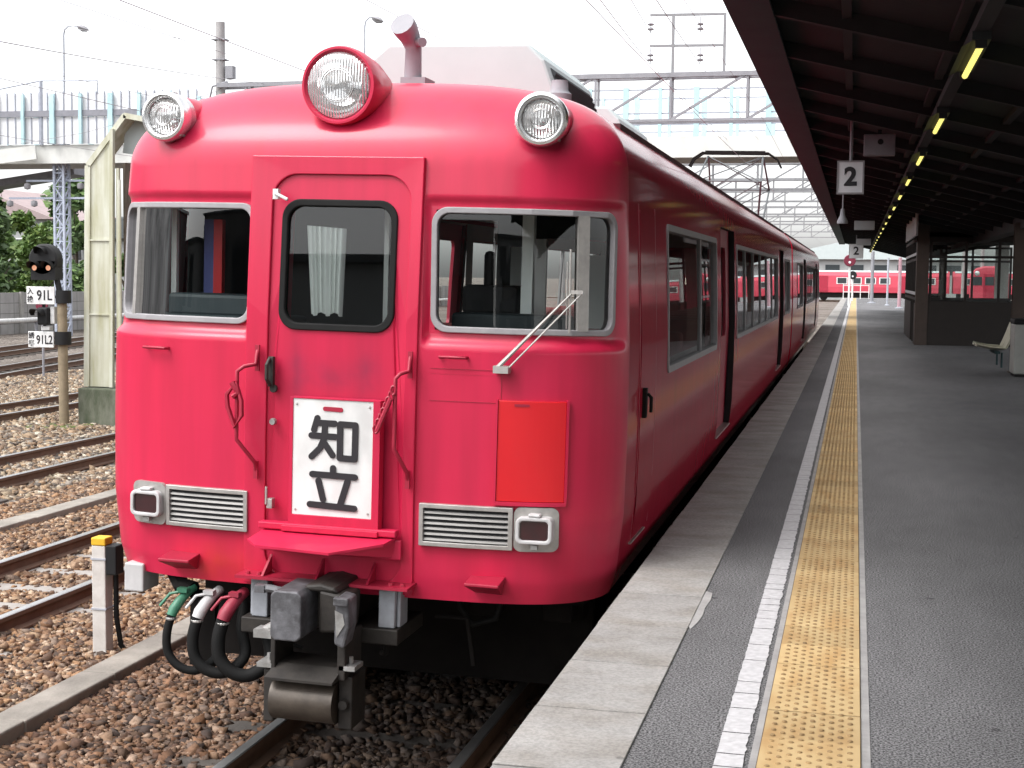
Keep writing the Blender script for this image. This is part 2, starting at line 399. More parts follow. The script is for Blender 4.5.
def ground_mat():
    m = bpy.data.materials.new('ballast_ground')
    m.use_nodes = True
    t = m.node_tree
    b = t.nodes['Principled BSDF']
    b.inputs['Roughness'].default_value = 0.95
    tc = t.nodes.new('ShaderNodeTexCoord')
    v = t.nodes.new('ShaderNodeTexVoronoi')
    v.inputs['Scale'].default_value = 16
    r = t.nodes.new('ShaderNodeValToRGB')
    cols = [(0.10, 0.083, 0.07), (0.21, 0.178, 0.15), (0.145, 0.12, 0.10), (0.28, 0.245, 0.215), (0.18, 0.15, 0.13)]
    for i in range(3):
        r.color_ramp.elements.new(0.5)
    for i, c in enumerate(cols):
        r.color_ramp.elements[i].position = i / 5
        r.color_ramp.elements[i].color = (*c, 1)
    r.color_ramp.interpolation = 'CONSTANT'
    sx = t.nodes.new('ShaderNodeSeparateColor')
    t.links.new(tc.outputs['Object'], v.inputs['Vector'])
    t.links.new(v.outputs['Color'], sx.inputs[0])
    t.links.new(sx.outputs[0], r.inputs['Fac'])
    n = t.nodes.new('ShaderNodeTexNoise')
    n.inputs['Scale'].default_value = 0.35
    n.inputs['Detail'].default_value = 5
    t.links.new(tc.outputs['Object'], n.inputs['Vector'])
    mx = t.nodes.new('ShaderNodeMix')
    mx.data_type = 'RGBA'
    mx.blend_type = 'MULTIPLY'
    mx.inputs[0].default_value = 0.8
    rr = t.nodes.new('ShaderNodeValToRGB')
    rr.color_ramp.elements[0].position = 0.35
    rr.color_ramp.elements[0].color = (0.45, 0.42, 0.40, 1)
    rr.color_ramp.elements[1].position = 0.62
    t.links.new(n.outputs['Fac'], rr.inputs['Fac'])
    t.links.new(r.outputs['Color'], mx.inputs[6])
    t.links.new(rr.outputs['Color'], mx.inputs[7])
    t.links.new(mx.outputs[2], b.inputs['Base Color'])
    bp = t.nodes.new('ShaderNodeBump')
    bp.inputs['Distance'].default_value = 0.05
    bp.invert = True
    t.links.new(v.outputs['Distance'], bp.inputs['Height'])
    t.links.new(bp.outputs[0], b.inputs['Normal'])
    return m
M['ground'] = ground_mat()

# ------------------------------------------------------------------ mesh helpers
class MB:
    def __init__(s):
        s.v = []; s.f = []; s.m = []
    def add(s, vs, fs, m=0):
        o = len(s.v)
        s.v.extend([tuple(map(float, p)) for p in vs])
        s.f.extend([tuple(i + o for i in f) for f in fs])
        s.m.extend([m] * len(fs))
        return s
    def box(s, x0, x1, y0, y1, z0, z1, m=0):
        vs = [(x0, y0, z0), (x1, y0, z0), (x1, y1, z0), (x0, y1, z0), (x0, y0, z1), (x1, y0, z1), (x1, y1, z1), (x0, y1, z1)]
        return s.add(vs, [(3, 2, 1, 0), (4, 5, 6, 7), (0, 1, 5, 4), (1, 2, 6, 5), (2, 3, 7, 6), (3, 0, 4, 7)], m)
    def cbox(s, c, d, m=0):
        return s.box(c[0] - d[0] / 2, c[0] + d[0] / 2, c[1] - d[1] / 2, c[1] + d[1] / 2, c[2] - d[2] / 2, c[2] + d[2] / 2, m)
    def bar(s, p, q, wd, ht, m=0, up=(0, 0, 1)):
        p, q = Vector(p), Vector(q)
        d = (q - p).normalized()
        u = Vector(up)
        x = d.cross(u)
        if x.length < 1e-4:
            x = d.cross(Vector((1, 0, 0)))
        x.normalize()
        z = x.cross(d).normalized()
        vs = []
        for a in (p, q):
            for i, j in ((-1, -1), (1, -1), (1, 1), (-1, 1)):
                vs.append(a + x * (i * wd / 2) + z * (j * ht / 2))
        return s.add(vs, [(0, 1, 2, 3), (7, 6, 5, 4), (0, 4, 5, 1), (1, 5, 6, 2), (2, 6, 7, 3), (3, 7, 4, 0)], m)
    def tube(s, pts, r, n=8, m=0, closed=False):
        pts = [Vector(p) for p in pts]
        k = len(pts)
        rs = r if isinstance(r, (list, tuple)) else [r] * k
        vs = []; fs = []
        prev = None
        for i, p in enumerate(pts):
            if closed:
                d = pts[(i + 1) % k] - pts[i - 1]
            else:
                d = pts[min(i + 1, k - 1)] - pts[max(i - 1, 0)]
            d.normalize()
            if prev is None:
                x = d.cross(Vector((0, 0, 1)))
                if x.length < 1e-3:
                    x = d.cross(Vector((1, 0, 0)))
            else:
                x = prev - d * prev.dot(d)
            x.normalize()
            prev = x
            y = d.cross(x)
            for j in range(n):
                a = 2 * math.pi * j / n
                vs.append(p + (x * math.cos(a) + y * math.sin(a)) * rs[i])
        for i in range(k if closed else k - 1):
            for j in range(n):
                a, b = i * n + j, i * n + (j + 1) % n
                c, e = ((i + 1) % k) * n + j, ((i + 1) % k) * n + (j + 1) % n
                fs.append((a, b, e, c))
        if not closed:
            fs.append(tuple(range(n))[::-1])
            fs.append(tuple((k - 1) * n + j for j in range(n)))
        return s.add(vs, fs, m)
    def lathe(s, prof, o=(0, 0, 0), axis=(0, 0, 1), n=32, m=0, xs=1.0):
        ax = Vector(axis).normalized()
        x = ax.cross(Vector((0, 0, 1)))
        if x.length < 1e-3:
            x = Vector((1, 0, 0))
        x.normalize()
        y = ax.cross(x)
        o = Vector(o)
        vs = []; fs = []
        for r, h in prof:
            for j in range(n):
                a = 2 * math.pi * j / n
                vs.append(o + ax * h + (x * (math.cos(a) * xs) + y * math.sin(a)) * r)
        for i in range(len(prof) - 1):
            for j in range(n):
                a, b = i * n + j, i * n + (j + 1) % n
                fs.append((a, b, b + n, a + n))
        return s.add(vs, fs, m)
    def prism(s, poly, f0, f1, m=0):
        """poly: 2D list; f0/f1: functions mapping (a, b) to the two end faces"""
        n = len(poly)
        vs = [f0(*p) for p in poly] + [f1(*p) for p in poly]
        fs = [tuple(range(n))[::-1], tuple(range(n, 2 * n))]
        for i in range(n):
            j = (i + 1) % n
            fs.append((i, j, j + n, i + n))
        return s.add(vs, fs, m)
    def build(s, name, mats, parent=None, smooth=None, bevel=0.0, segs=2):
        me = bpy.data.meshes.new(name)
        me.from_pydata(s.v, [], s.f)
        if not isinstance(mats, (list, tuple)):
            mats = [mats]
        for mt in mats:
            me.materials.append(mt)
        if len(mats) > 1:
            me.polygons.foreach_set('material_index', s.m)
        if smooth is not None:
            me.polygons.foreach_set('use_smooth', [True] * len(me.polygons))
            me.set_sharp_from_angle(angle=R(smooth))
        me.update()
        o = bpy.data.objects.new(name, me)
        C.objects.link(o)
        if parent is not None:
            o.parent = parent
        if bevel:
            b = o.modifiers.new('bevel', 'BEVEL')
            b.width = bevel
            b.segments = segs
            b.limit_method = 'ANGLE'
            b.angle_limit = R(40)
        return o

def tag(o, label=None, cat=None, group=None, kind=None):
    if label: o['label'] = label
    if cat: o['category'] = cat
    if group: o['group'] = group
    if kind: o['kind'] = kind
    return o
def empty(name, loc=(0, 0, 0), label=None, cat=None, group=None, rz=0.0):
    o = bpy.data.objects.new(name, None)
    o.empty_display_size = 0.2
    C.objects.link(o)
    o.location = loc
    o.rotation_euler = (0, 0, rz)
    return tag(o, label, cat, group)
def copy_tree(o, parent=None):
    c = o.copy()
    C.objects.link(c)
    if parent is not None:
        c.parent = parent
    for ch in list(o.children):
        copy_tree(ch, c)
    return c
def text(name, body, size, mat, parent, loc, rot, ext=0.004, offset=0.0, align='CENTER', sx=1.0):
    cu = bpy.data.curves.new(name, 'FONT')
    cu.body = body
    cu.size = size
    cu.extrude = ext
    cu.offset = offset
    cu.align_x = align
    cu.align_y = 'CENTER'
    cu.materials.append(mat)
    o = bpy.data.objects.new(name, cu)
    C.objects.link(o)
    o.location = loc
    o.rotation_euler = rot
    o.scale = (sx, 1, 1)
    bpy.context.view_layer.update()
    me = bpy.data.meshes.new_from_object(o.evaluated_get(bpy.context.evaluated_depsgraph_get()))
    bpy.data.objects.remove(o)
    o = bpy.data.objects.new(name, me)
    C.objects.link(o)
    o.location = loc
    o.rotation_euler = rot
    o.scale = (sx, 1, 1)
    o.parent = parent
    return o
def rr(a0, a1, b0, b1, r, n=8):
    """rounded rectangle outline, counter-clockwise, 4*(n+1) points"""
    r = max(1e-4, min(r, (a1 - a0) / 2, (b1 - b0) / 2))
    out = []
    for cx, cy, s in ((a1 - r, b0 + r, -90), (a1 - r, b1 - r, 0), (a0 + r, b1 - r, 90), (a0 + r, b0 + r, 180)):
        for i in range(n + 1):
            t = R(s + 90 * i / n)
            out.append((cx + r * math.cos(t), cy + r * math.sin(t)))
    return out
def dens(loop, k):
    out = []
    n = len(loop)
    for i in range(n):
        p, q = loop[i], loop[(i + 1) % n]
        for j in range(k):
            t = j / k
            out.append((p[0] + (q[0] - p[0]) * t, p[1] + (q[1] - p[1]) * t))
    return out
def ring(mb, outer, inner, f, d0, d1, m=0):
    """frame between two loops of equal length; f(a, b, d) maps to 3D, front at d1, back at d0"""
    n = len(outer)
    vs = [f(*p, d1) for p in outer] + [f(*p, d1) for p in inner] + [f(*p, d0) for p in outer] + [f(*p, d0) for p in inner]
    fs = []
    for i in range(n):
        j = (i + 1) % n
        fs += [(i, j, n + j, n + i), (i, 2 * n + i, 2 * n + j, j), (n + i, n + j, 3 * n + j, 3 * n + i)]
    mb.add(vs, fs, m)
def rr_patch(mb, a0, a1, b0, b1, r, f, d, nx=24, ny=14, m=0):
    """rounded-rect sheet following the surface f"""
    r = max(r, 1e-4)
    bs = sorted(set(list(np.linspace(b0, b1, ny)) + [b0 + r * (1 - math.cos(t)) for t in np.linspace(0, math.pi / 2, 6)] + [b1 - r * (1 - math.cos(t)) for t in np.linspace(0, math.pi / 2, 6)]))
    vs = []; fs = []
    for b in bs:
        k = 0.0
        if b < b0 + r: k = r - math.sqrt(max(0, r * r - (b0 + r - b) ** 2))
        if b > b1 - r: k = r - math.sqrt(max(0, r * r - (b - b1 + r) ** 2))
        for a in np.linspace(a0 + k, a1 - k, nx):
            vs.append(f(a, b, d))
    for i in range(len(bs) - 1):
        for j in range(nx - 1):
            p = i * nx + j
            fs.append((p, p + 1, p + nx + 1, p + nx))
    mb.add(vs, fs, m)

# ------------------------------------------------------------------ setting: ground, platform
GZ = -1.17
def sheet(name, x0, x1, y0, y1, z, mat, nx=1, ny=1):
    mb = MB()
    xs = np.linspace(x0, x1, nx + 1); ys = np.linspace(y0, y1, ny + 1)
    for j in range(ny):
        for i in range(nx):
            mb.add([(xs[i], ys[j], z), (xs[i + 1], ys[j], z), (xs[i + 1], ys[j + 1], z), (xs[i], ys[j + 1], z)], [(0, 1, 2, 3)])
    return mb.build(name, mat)
tag(sheet('ground', -900, 900, -500, 1800, GZ, M['ground']), 'brown ballasted yard ground under all the tracks', 'ground', kind='structure')

PE, P0, P1, PR = -1.0, -8.0, 114.0, 7.3
mb = MB()
mb.box(-0.638, PR, P0, P1, GZ - 0.2, -0.006)
mb.box(PE, -0.638, P0, P1, GZ - 0.2, -0.145)
tag(mb.build('platform', M['concrete_dk']), 'long raised concrete station platform body', 'platform', kind='structure')
tag(sheet('platform_asphalt', -0.64, PR - 0.42, P0, P1, 0.0, M['asphalt']), 'dark grey asphalt surface of the platform', 'pavement', kind='structure')
# edge slabs with open joints
mb = MB()
y = P0
k = 0
while y < P1:
    L = 0.602
    dx = rng.uniform(-0.003, 0.003)
    zz = 0.0065 + rng.uniform(-0.001, 0.002)
    mb.box(-1.015 + dx, -0.6405, y + 0.006, y + L - 0.006, -0.14, zz)
    y += L
tag(mb.build('platform_edge', M['slab'], bevel=0.0015, segs=1), 'pale concrete slabs along the platform edge beside the red train', 'kerb', kind='structure')
tag(sheet('slab_joint_bed', -1.008, -0.6405, P0, P1, 0.0042, M['slab_joint']), 'dark dirt filling the joints between the edge slabs', 'pavement', kind='structure')
# mortar patch beside the slabs
mb = MB()
poly = [(-0.642, 5.90), (-0.628, 5.86), (-0.612, 5.98), (-0.604, 6.12), (-0.609, 6.26), (-0.600, 6.42), (-0.606, 6.56), (-0.642, 6.60)]
mb.prism(poly, lambda a, b: (a, b, -0.001), lambda a, b: (a, b, 0.0035))
tag(mb.build('mortar_patch', M['mortar']), 'small pale mortar patch beside an edge slab', 'pavement', kind='structure')
# white line: one worn band, crossed by thin cracks
mb = MB()
ys = np.arange(3.0, P1, 0.03)
jl = rng.uniform(-.0022, .0022, len(ys))
jr = rng.uniform(-.0045, .0045, len(ys))
cr = set(int(q) for q in np.cumsum(rng.integers(4, 11, 400)) if q < len(ys) - 1)
vs = []; fs = []
for i in range(len(ys) - 1):
    g = 0.008 if (i in cr and ys[i] < 40) else 0.0
    sk = rng.uniform(-.004, .004) if g else 0
    o = len(vs)
    vs += [(-.377 + jl[i], ys[i] + g, .004), (-.291 + jr[i], ys[i] + g + sk, .004), (-.291 + jr[i + 1], ys[i + 1], .004), (-.377 + jl[i + 1], ys[i + 1], .004)]
    fs.append((o, o + 1, o + 2, o + 3))
mb.add(vs, fs)
tag(mb.build('white_line', M['line']), 'worn white safety line painted along the platform', 'line', kind='structure')
# tactile strip
tag(sheet('joint_bed', -0.252, 0.055, 2.4, P1, 0.0058, M['joint']), 'dark dirty joints between the yellow tactile tiles', 'pavement', kind='structure')
tag(sheet('mortar_strip', -0.292 + 0.018, 0.083, P0, P1, 0.003, M['mortar']), 'grey mortar bed framing the yellow tactile strip', 'pavement', kind='structure')
mb = MB()
y = 2.4
while y < P1:
    mb.box(-0.249, 0.052, y + 0.003, y + 0.297, -0.01, 0.008 + rng.uniform(-.0012, .0012), 0)
    if 3.4 < y < 42:
        for ci in range(9):
            for ri in range(5):
                dx = -0.249 + 0.030 + ci * 0.030
                dy = y + 0.03 + ri * 0.06 + (0.03 if ci % 2 else 0.0) - 0.006
                nn = 8
                vs = []
                for rad, h in ((0.0094, 0.008), (0.0078, 0.0122), (0.004, 0.0134)):
                    for q in range(nn):
                        a = 2 * math.pi * q / nn
                        vs.append((dx + rad * math.cos(a), dy + rad * math.sin(a), h))
                fs = []
                for lv in range(2):
                    for q in range(nn):
                        fs.append((lv * nn + q, lv * nn + (q + 1) % nn, (lv + 1) * nn + (q + 1) % nn, (lv + 1) * nn + q))
                fs.append(tuple(range(2 * nn, 3 * nn)))
                mb.add(vs, fs, 1)
    y += 0.3
tag(mb.build('tactile_paving', [M['yellow'], M['dome']]), 'yellow tactile warning strip with raised dots', 'tactile paving', kind='structure')

# cable troughs between the tracks (flat concrete kerbs)
for nm, x0, x1, lab in (('cable_trough', -4.685, -4.455, 'concrete cable trough beside the white post and the red train'),
                        ('cable_trough', -8.34, -8.10, 'concrete cable trough between the second and third tracks')):
    mb = MB()
    y = 4.0
    while y < 60:
        mb.box(x0 + rng.uniform(-.006, .006), x1 + rng.uniform(-.006, .006), y, y + 0.996, GZ, -1.055 + rng.uniform(-.004, .004))
        y += 1.0
    tag(mb.build(nm, M['concrete_dk'], bevel=0.012), lab, 'cable trough', 'cable troughs between the tracks')

# ------------------------------------------------------------------ tracks
RZ = -1.0
def rail_mb(x, y0, y1):
    mb = MB()
    prof = [(-0.06, -0.14), (0.06, -0.14), (0.06, -0.125), (0.010, -0.11), (0.010, -0.045), (0.032, -0.035), (0.032, -0.006), (0.026, 0.0), (-0.026, 0.0), (-0.032, -0.006), (-0.032, -0.035), (-0.010, -0.045), (-0.010, -0.11), (-0.06, -0.125)]
    n = len(prof)
    vs = [(x + a, y0, b) for a, b in prof] + [(x + a, y1, b) for a, b in prof]
    for i in range(n):
        j = (i + 1) % n
        mb.add([vs[i], vs[j], vs[n + j], vs[n + i]], [(0, 3, 2, 1)], 1 if i in (6, 7, 8) else 0)
    mb.add([vs[i] for i in range(n)], [tuple(range(n))], 0)
    return mb
def track(label, x, y0, y1, detail_to, smat, rz=0.0, slen=2.1, near0=None):
    t = empty('railway_track', (x, y0, RZ), label, 'track', 'railway tracks in the yard', rz)
    for s in (-0.5665, 0.5665):
        rail_mb(s, 0, y1 - y0).build('rail', [M['rail_rust'], M['rail_top']], t)
    st = MB()
    y = y0
    near0 = y0 if near0 is None else near0
    while y < y1:
        bx = (-slen / 2 + rng.uniform(-.03, .03), slen / 2 + rng.uniform(-.03, .03), y - y0 - 0.105, y - y0 + 0.105, -0.29, -0.142 + rng.uniform(-.008, .0))
        if near0 <= y < detail_to:
            m1 = MB(); m1.box(*bx)
            m1.build('sleeper', smat, t, bevel=0.008, segs=1)
        else:
            st.box(*bx)
        y += 0.64
    if st.v:
        o = st.build('sleeper_run', smat, t)
        o['kind'] = 'stuff'
    return t
TX = -2.46
track('railway track under the front of the near red train', TX, 3.0, 60, 12.0, M['sleeper'])
track('empty rusty track just left of the white post', -6.43, 4.0, 130, 18.0, M['sleeper_c'])
track('empty track beside the mossy concrete base of the cream column', -10.42, 6.0, 130, 26.0, M['sleeper'])
track('empty yard track just behind the two light signal post', -14.8, 10.0, 130, 12.0, M['sleeper'])
def slanted(label, c, dx, dy):
    a = math.atan2(-dx, dy)
    L = 70
    d = Vector((dx, dy)).normalized()
    p0 = Vector(c) - d * 14
    t = track(label, p0.x, p0.y, p0.y + L, p0.y - 1, M['sleeper'], a)
    return t
slanted('diverging yard track with yellow fittings behind the signal post', (-20.7, 31.6), -0.20, 0.97)
slanted('farthest yard track running along the concrete block wall', (-26.2, 40.5), -0.20, 0.97)
track('track on the far side of the platform under the lit train', 8.9, 20, 150, 20, M['sleeper_c'])

# ballast stones
def stones(n, xr, yr, size, name, label, zc, excl, mat='stone'):
    base = np.array([(x, y, z) for x in (-1, 1) for y in (-1, 1) for z in (-1, 1)], float) * 0.68
    quad = [(0, 1, 3, 2), (4, 6, 7, 5), (0, 4, 5, 1), (2, 3, 7, 6), (0, 2, 6, 4), (1, 5, 7, 3)]
    tri = np.array([t for q in quad for t in ((q[0], q[1], q[2]), (q[0], q[2], q[3]))])
    pts = []
    while len(pts) < n:
        q = rng.uniform(0, 1, (n, 2))
        u = q[:, 1] ** 1.0
        Y = yr[0] + (yr[1] - yr[0]) * u
        X = xr[0] + (xr[1] - xr[0]) * q[:, 0]
        ok = np.ones(n, bool)
        for f in excl:
            ok &= ~f(X, Y)
        pts.extend(np.stack([X, Y], 1)[ok].tolist())
    pts = np.array(pts[:n])
    sz = size * rng.lognormal(0, 0.30, n)
    V = base[None] * rng.uniform(0.35, 1.45, (n, 8, 3))
    V = V * (np.stack([np.ones(n), rng.uniform(0.6, 1.0, n), rng.uniform(0.42, 0.8, n)], 1)[:, None, :])
    tl = rng.uniform(-0.6, 0.6, n); ca, sa = np.cos(tl), np.sin(tl)
    V = np.stack([V[..., 0] * ca[:, None] - V[..., 2] * sa[:, None], V[..., 1], V[..., 0] * sa[:, None] + V[..., 2] * ca[:, None]], -1)
    an = rng.uniform(0, 6.28, n); ca, sa = np.cos(an), np.sin(an)
    V = np.stack([V[..., 0] * ca[:, None] - V[..., 1] * sa[:, None], V[..., 0] * sa[:, None] + V[..., 1] * ca[:, None], V[..., 2]], -1)
    V *= sz[:, None, None]
    hump = 0.012 * np.sin(pts[:, 0] * 2.3 + 1) + 0.012 * np.sin(pts[:, 1] * 1.7)
    V += np.stack([pts[:, 0], pts[:, 1], zc + hump + rng.uniform(-0.018, 0.022, n)], 1)[:, None, :]
    F = (tri[None] + (np.arange(n) * 8)[:, None, None]).reshape(-1)
    me = bpy.data.meshes.new(name)
    me.vertices.add(n * 8)
    me.vertices.foreach_set('co', V.reshape(-1))
    me.loops.add(n * 36)
    me.loops.foreach_set('vertex_index', F.astype(np.int32))
    me.polygons.add(n * 12)
    me.polygons.foreach_set('loop_start', np.arange(0, n * 36, 3, dtype=np.int32))
    me.update(calc_edges=True)
    me.materials.append(M[mat])
    o = bpy.data.objects.new(name, me)
    C.objects.link(o)
    return tag(o, label, 'ballast', kind='stuff')
kx = lambda a, b: (lambda X, Y: (X > a) & (X < b))
rails_ex = [kx(c + s - 0.05, c + s + 0.05) for c in (TX, -6.43, -10.42) for s in (-.5665, .5665)]
def frus(X, Y):      # left of the picture's edge
    return X < -0.69 * Y - 0.15
def hid(X, Y):       # deep under the train
    return (X > -3.75) & (Y > 11.5)
def sl(X, Y):        # thin the stones over the sleepers of the near track
    ph = (Y - 3.0 + 0.105) % 0.64
    return (np.abs(X - TX) < 1.0) & (ph < 0.20) & (rng.uniform(0, 1, X.shape) < 0.93)
def sl2(X, Y):
    ph = (Y - 4.0 + 0.105) % 0.64
    return (np.abs(X + 6.43) < 1.0) & (ph < 0.20) & (rng.uniform(0, 1, X.shape) < 0.93)
stones(54000, (-9.2, -4.685), (6.0, 16.0), 0.027, 'ballast', 'loose brown and cream ballast stones around the white marker post', GZ + 0.02,
       [kx(-8.34, -8.10), frus, hid, sl2] + rails_ex)
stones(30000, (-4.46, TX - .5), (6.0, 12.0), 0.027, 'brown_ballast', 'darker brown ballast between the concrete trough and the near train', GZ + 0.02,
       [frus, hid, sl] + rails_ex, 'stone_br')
stones(52000, (-20, -6.5), (14.5, 34.0), 0.042, 'far_ballast', 'ballast stones of the yard around the signal post', GZ + 0.018,
       [kx(-8.34, -8.10), frus, lambda X, Y: (X > -9.2) & (Y < 16), lambda X, Y: X > -0.40 * Y] + rails_ex, 'stone_far')

stones(9000, (TX - .54, -1.02), (6.0, 10.5), 0.028, 'track_ballast', 'dark ballast between the rails under the near train', GZ + 0.015, [sl] + rails_ex, 'stone_dk')

# ------------------------------------------------------------------ TRAIN
L_CAR = 19.4
CC = 0.46
HB = 1.40
def interp(x, xs, ys):
    return float(np.interp(x, xs, ys))
def Bw(w):
    if w <= 3.0:
        return interp(w, [.89, 1.0, 1.3, 1.7, 2.15, 3.0], [1.33, 1.365, 1.395, 1.40, 1.395, 1.350])
    t = min(1.0, (w - 3.0) / 0.5)
    return 1.350 * max(0.0, (1 - t * t)) ** 0.25
def Sw(w):
    if w <= 3.0:
        return interp(w, [.89, 1.0, 1.3, 2.15, 3.0], [.025, .012, 0, 0, .055])
    t = min(1.0, (w - 3.0) / 0.5)
    return .055 + .75 * (1 - math.sqrt(max(0.0, 1 - t * t)))
# unit outline tables (u as a fraction of the half width, v), by arc length
_th = np.linspace(0, math.pi / 2, 4000)
_u = np.sin(_th) ** (1 / 3); _v = CC * (1 - np.cos(_th)) + 0.05 * _u ** 2
_a = np.concatenate([[0], np.cumsum(np.hypot(np.diff(_u) * HB, np.diff(_v)))])
AMAX = float(_a[-1])
def a_of_u(u):
    return math.copysign(float(np.interp(abs(u) / HB, _u, _a)), u)
def recess(a, w):
    ia = abs(a)
    def ss(x): x = min(1, max(0, x)); return x * x * (3 - 2 * x)
    k = ss((ia - 0.452) / 0.022) * (1 - ss((ia - (AMAX - 0.16)) / 0.12))
    return (0.038 - 0.020 * ss((w - 2.2) / 0.66)) * k * ss((w - 2.135) / 0.055) * (1 - ss((w - 2.838) / 0.030))
def S(a, w, off=0.0):
    """front surface point at arc length a and height w, moved out by off"""
    ia = min(abs(a), AMAX)
    sg = 1 if a >= 0 else -1
    uu = float(np.interp(ia, _a, _u)); vv = float(np.interp(ia, _a, _v))
    e = 0.004
    u2 = float(np.interp(ia + e, _a, _u)); v2 = float(np.interp(ia + e, _a, _v))
    u1 = float(np.interp(max(0, ia - e), _a, _u)); v1 = float(np.interp(max(0, ia - e), _a, _v))
    tx, ty = (u2 - u1) * HB, v2 - v1
    l = math.hypot(tx, ty) or 1
    nx, ny = ty / l, -tx / l
    b = Bw(w)
    return (sg * (uu * b + nx * off), Sw(w) + vv + ny * off, w)
def SR(a, w, off=0.0):
    return S(a, w, off - recess(a, w))
def F(u, w, off=0.0):
    return S(a_of_u(u * HB / Bw(min(w, 3.0))), w, off)
def SIDE(sg):
    return lambda v, w, off: (sg * (Bw(w) + off), v, w)

# front windows, inner and outer edge by side (-1 left, 1 right)
WAS = {1: (a_of_u(.492), a_of_u(1.368)), -1: (a_of_u(.456), a_of_u(1.298))}
WW = (2.215, 2.815)
# side openings: kind, v0, v1, w0, w1
OPEN = [('win', 2.05, 5.15, 1.95, 2.80), ('door', 5.60, 7.00, 1.14, 2.94), ('win', 7.25, 14.65, 1.95, 2.80),
        ('door', 15.05, 16.45, 1.14, 2.94), ('win', 16.75, 18.6, 1.95, 2.80)]

def shell(front, L):
    ws = sorted(set([round(x, 4) for x in np.linspace(.89, 3.0, 142)] + [1.14, 1.95, 2.80, 2.94, 2.215, 2.815]))
    ws = [x for i, x in enumerate(ws)]
    ws += [3.0 + .5 * math.sin(t) for t in np.linspace(0, math.pi / 2, 22)[1:]]
    vs_side = sorted(set([x for o in OPEN for x in (o[1], o[2])] + [1.45, 2.05 - 0.1, L] + list(np.arange(1.45, L, 1.2))))
    if not front:
        vs_side = [0.0] + [x for x in vs_side if x > 0.01]
    nf = 240
    fa = np.linspace(-AMAX, AMAX, nf) if front else []
    V = []; cols = []
    for s in reversed(vs_side): cols.append(('s', -1, s))
    for a in fa: cols.append(('f', a, 0))
    for s in vs_side: cols.append(('s', 1, s))
    for w_ in ws:
        b = Bw(w_)
        for c in cols:
            if c[0] == 's':
                V.append((c[1] * b, c[2], w_))
            else:
                V.append(SR(c[1], w_) if w_ <= 3.0 else S(c[1], w_))
    n = len(cols)
    Fs = []
    for i in range(len(ws) - 1):
        wm = (ws[i] + ws[i + 1]) / 2
        for j in range(n - 1):
            c0, c1 = cols[j], cols[j + 1]
            if c0[0] == 's' and c1[0] == 's':
                if c0[1] != c1[1]:
                    if not front: continue          # open end of the second car, closed below
                vm = (c0[2] + c1[2]) / 2
                if any(o[1] < vm < o[2] and o[3] < wm < o[4] for o in OPEN): continue
            elif c0[0] == 'f' and c1[0] == 'f' and w_ > 0:
                am = abs((c0[1] + c1[1]) / 2)
                WA0, WA1 = WAS[1 if c0[1] + c1[1] > 0 else -1]
                if WA0 + .012 < am < WA1 - .012 and WW[0] + .012 < wm < WW[1] - .012: continue
                if am < 0.40 and wm < 2.98 and wm > .95: continue       # gangway door opening
            p = i * n + j
            Fs.append((p, p + 1, p + n + 1, p + n))
    mb = MB()
    mb.add(V, Fs)
    # end walls
    ends = [L] if front else [0.0, L]
    for ve in ends:
        loop = [(Bw(w_), w_) for w_ in ws] + [(-Bw(w_), w_) for w_ in reversed(ws)]
        mb.add([(a, ve, b) for a, b in loop], [tuple(range(len(loop)))])
    return mb

